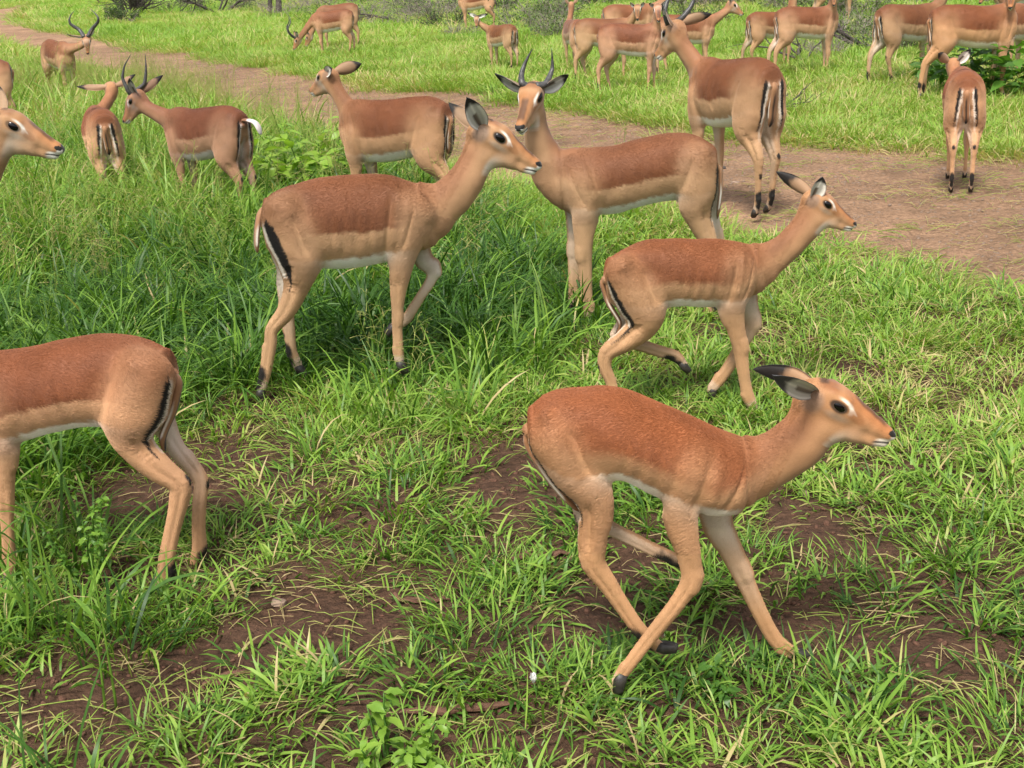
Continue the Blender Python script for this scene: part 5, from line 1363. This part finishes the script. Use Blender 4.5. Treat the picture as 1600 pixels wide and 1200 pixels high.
def spread(name, key, P, rot, scl, hue, label=None):
    n = len(P); me = bpy.data.meshes.new(name); me.vertices.add(n); me.vertices.foreach_set("co", np.asarray(P, np.float32).ravel())
    a = me.attributes.new("rot", 'FLOAT_VECTOR', 'POINT'); a.data.foreach_set("vector", np.asarray(rot, np.float32).ravel())
    a = me.attributes.new("scl", 'FLOAT_VECTOR', 'POINT'); a.data.foreach_set("vector", np.asarray(scl, np.float32).ravel())
    a = me.attributes.new("hue", 'FLOAT', 'POINT'); a.data.foreach_set("value", np.asarray(hue, np.float32))
    o = bpy.data.objects.new(name, me); link(o); tag(o, label, kind="stuff")
    g = bpy.data.node_groups.new(name, 'GeometryNodeTree'); g.interface.new_socket("Geometry", in_out='INPUT', socket_type='NodeSocketGeometry'); g.interface.new_socket("Geometry", in_out='OUTPUT', socket_type='NodeSocketGeometry')
    gi, go = g.nodes.new('NodeGroupInput'), g.nodes.new('NodeGroupOutput'); ci = g.nodes.new('GeometryNodeCollectionInfo'); ci.inputs['Collection'].default_value = PROTO[key]; ci.inputs['Separate Children'].default_value = True; ci.inputs['Reset Children'].default_value = True
    ip = g.nodes.new('GeometryNodeInstanceOnPoints'); ip.inputs['Pick Instance'].default_value = True
    def na(nm, t):
        x = g.nodes.new('GeometryNodeInputNamedAttribute'); x.data_type = t; x.inputs[0].default_value = nm; return x.outputs[0]
    er = g.nodes.new('FunctionNodeEulerToRotation'); g.links.new(na("rot", 'FLOAT_VECTOR'), er.inputs[0])
    g.links.new(gi.outputs[0], ip.inputs['Points']); g.links.new(ci.outputs[0], ip.inputs['Instance']); g.links.new(er.outputs[0], ip.inputs['Rotation']); g.links.new(na("scl", 'FLOAT_VECTOR'), ip.inputs['Scale'])
    g.links.new(ip.outputs[0], go.inputs[0])
    md = o.modifiers.new("spread", 'NODES'); md.node_group = g
    return o

def scatter(d0, d1, dens, rng, wide=.56, pad=.8):
    """even random points of a wedge in front of the camera"""
    A = wide * (d1 * d1 - d0 * d0) + 2 * pad * (d1 - d0); n = int(A * dens)
    y = rng.uniform(d0, d1, 3 * n); half = wide * y + pad; keep = rng.random(3 * n) < half / half.max(); y = y[keep][:n]; half = half[keep][:n]
    return rng.uniform(-1, 1, len(y)) * half, y

def grass_layer(name, key, bands, prob, smin_, smax_, huef, label, lean=.12, zs=1.0, off=0.0):
    rng = np.random.default_rng(abs(hash(key + name)) % 1000 if False else sum(map(ord, key + name)))
    P, R, S, Hh = [], [], [], []
    for d0, d1, dens, sc in bands:
        x, y = scatter(d0, d1, dens, rng); tw = track_w(x, y); p = prob(x, y, tw); k = rng.random(len(x)) < p; x, y, tw = x[k], y[k], tw[k]; n = len(x)
        z = hgt(x, y, tw) + off
        P.append(np.stack([x, y, z], 1)); R.append(np.stack([rng.normal(0, lean, n), rng.normal(0, lean, n), rng.random(n) * 6.283], 1))
        s = rng.uniform(smin_, smax_, n) * sc; sz = s * zs * rng.uniform(.8, 1.2, n) * (sc ** -.35); S.append(np.stack([s, s, sz], 1)); Hh.append(huef(x, y, rng))
    return spread(name, key, np.concatenate(P), np.concatenate(R), np.concatenate(S), np.concatenate(Hh), label)

SHRUB = gpt(500, 322)
HIGH = np.array([gpt(*p)[:2] for p in [(-400, 480), (-400, 165), (0, 152), (60, 146), (160, 150), (240, 166), (300, 198), (430, 228), (560, 262), (640, 330), (600, 350), (470, 345), (400, 400), (200, 420), (0, 480)]])
tallw = lambda x, y: soft_in(x, y, TALL, .2, .3, 8)
palew = lambda x, y: soft_in(x, y, PALE, .5, .6, 9)
patch = lambda x, y: fbm(xy3(x, y, .8), 3, 15)
beyond = lambda x, y: sstep(8.5, 11, y - .0 * x)
def p_short(x, y, tw): return np.clip((1 - bare_w(x, y) * .99) * (1 - tw * 1.15) * (1 - .7 * tallw(x, y)) * (.45 + 1.1 * patch(x, y)), 0, 1)
def p_long(x, y, tw): return np.clip(tallw(x, y) * 1.0 + .10 * (patch(x, y) > .55) * (x < .4) * (1 - bare_w(x, y)) * sstep(1.5, 3, y), 0, 1) * (tw < .3)
def p_fine(x, y, tw): return np.clip((1 - bare_w(x, y) * .93) * (1 - tw * 1.05), .0, 1)
def p_field(x, y, tw): return np.clip(sstep(6.5, 9, y) * (tw < .3), 0, 1)
def hue_n(x, y, rng): return rng.normal(-.03, .10, len(x)) + (fbm(xy3(x, y, 1.1), 2, 71) - .5) * .45 + .14 * sstep(4.5, 8, y) - .12 * tallw(x, y) + .03 + .12 * sstep(.6, 1.6, x) * sstep(3, 4.5, y)
def hue_far(x, y, rng): return rng.normal(0, .10, len(x)) + (fbm(xy3(x, y, .35), 3, 72) - .5) * .44 + .17 + .20 * palew(x, y)
grass_layer("grass", "short", [(1.1, 4.6, 120, 1.0), (4.6, 9, 95, 1.1), (9, 16, 30, 1.5)], p_short, .75, 1.3, hue_n, "short green grass tufts over the dark soil in the foreground")
grass_layer("turf", "fine", [(1.1, 4.2, 40, 1.0), (4.2, 9, 60, 1.15), (9, 14, 35, 1.5)], p_fine, .7, 1.25, hue_n, "fine turf between the bare patches of soil")
grass_layer("long_grass", "long", [(1.5, 5, 170, 1.0), (5, 12, 95, 1.1)], p_long, .7, 1.2, lambda x, y, r: hue_n(x, y, r) - .02, "deep lush grass around the walking impala", .16)
grass_layer("field_grass", "field", [(6, 14, 34, .8), (14, 26, 22, 1.0), (26, 50, 8, 1.5), (50, 110, 1.6, 2.6)], p_field, .6, 1.5, hue_far, "bright green grass of the field beyond the dirt track", .1)
grass_layer("high_grass", "long", [(4, 11, 80, 1.0), (11, 22, 40, 1.15)], lambda x, y, tw: soft_in(x, y, HIGH, .25, .3, 12) * (tw < .2) * (np.hypot(x - SHRUB[0], y - SHRUB[1] + .2) > .75), .9, 1.3, lambda x, y, r: hue_n(x, y, r) + .04 + .16 * sstep(5.2, 7.5, y), "high grass hiding the legs of the impalas on the left", .14, 1.45)
grass_layer("seed_grass", "seed", [(3.2, 6, 14, 1.0), (6, 18, 36, 1.0)], lambda x, y, tw: np.clip(.9 * palew(x, y) + .22 * tallw(x, y) + .015, 0, 1) * (tw < .5) * (1 - bare_w(x, y)), .65, 1.15, lambda x, y, r: r.normal(0, .05, len(x)), "thin pale seed stalks rising over the long grass", .1)
grass_layer("straw_litter", "straw", [(1.1, 5, 80, 1.0), (5, 14, 50, 1.3)], lambda x, y, tw: np.clip(.25 + .5 * bare_w(x, y) + .4 * (tw > .05) * (tw < .9) + .1 * tw, 0, 1), .6, 1.3, lambda x, y, r: r.normal(0, .06, len(x)), "dry straw litter on the soil", .05, 1.0, .002)
def peb_s(name, key, bands, prob, lo, hi, label): return grass_layer(name, key, bands, prob, lo, hi, lambda x, y, r: r.random(len(x)), label, .4, 1.0, .001)
peb_s("pebbles", "pebble", [(4.5, 11, 300, 1.0), (11, 26, 60, 1.7)], lambda x, y, tw: np.clip(tw, 0, 1), .004, .016, "small stones scattered over the dirt track")
peb_s("soil_clods", "clod", [(1.1, 5, 420, 1.0)], lambda x, y, tw: bare_w(x, y) * .9 + .06, .004, .013, "crumbs of dark soil on the bare patches")
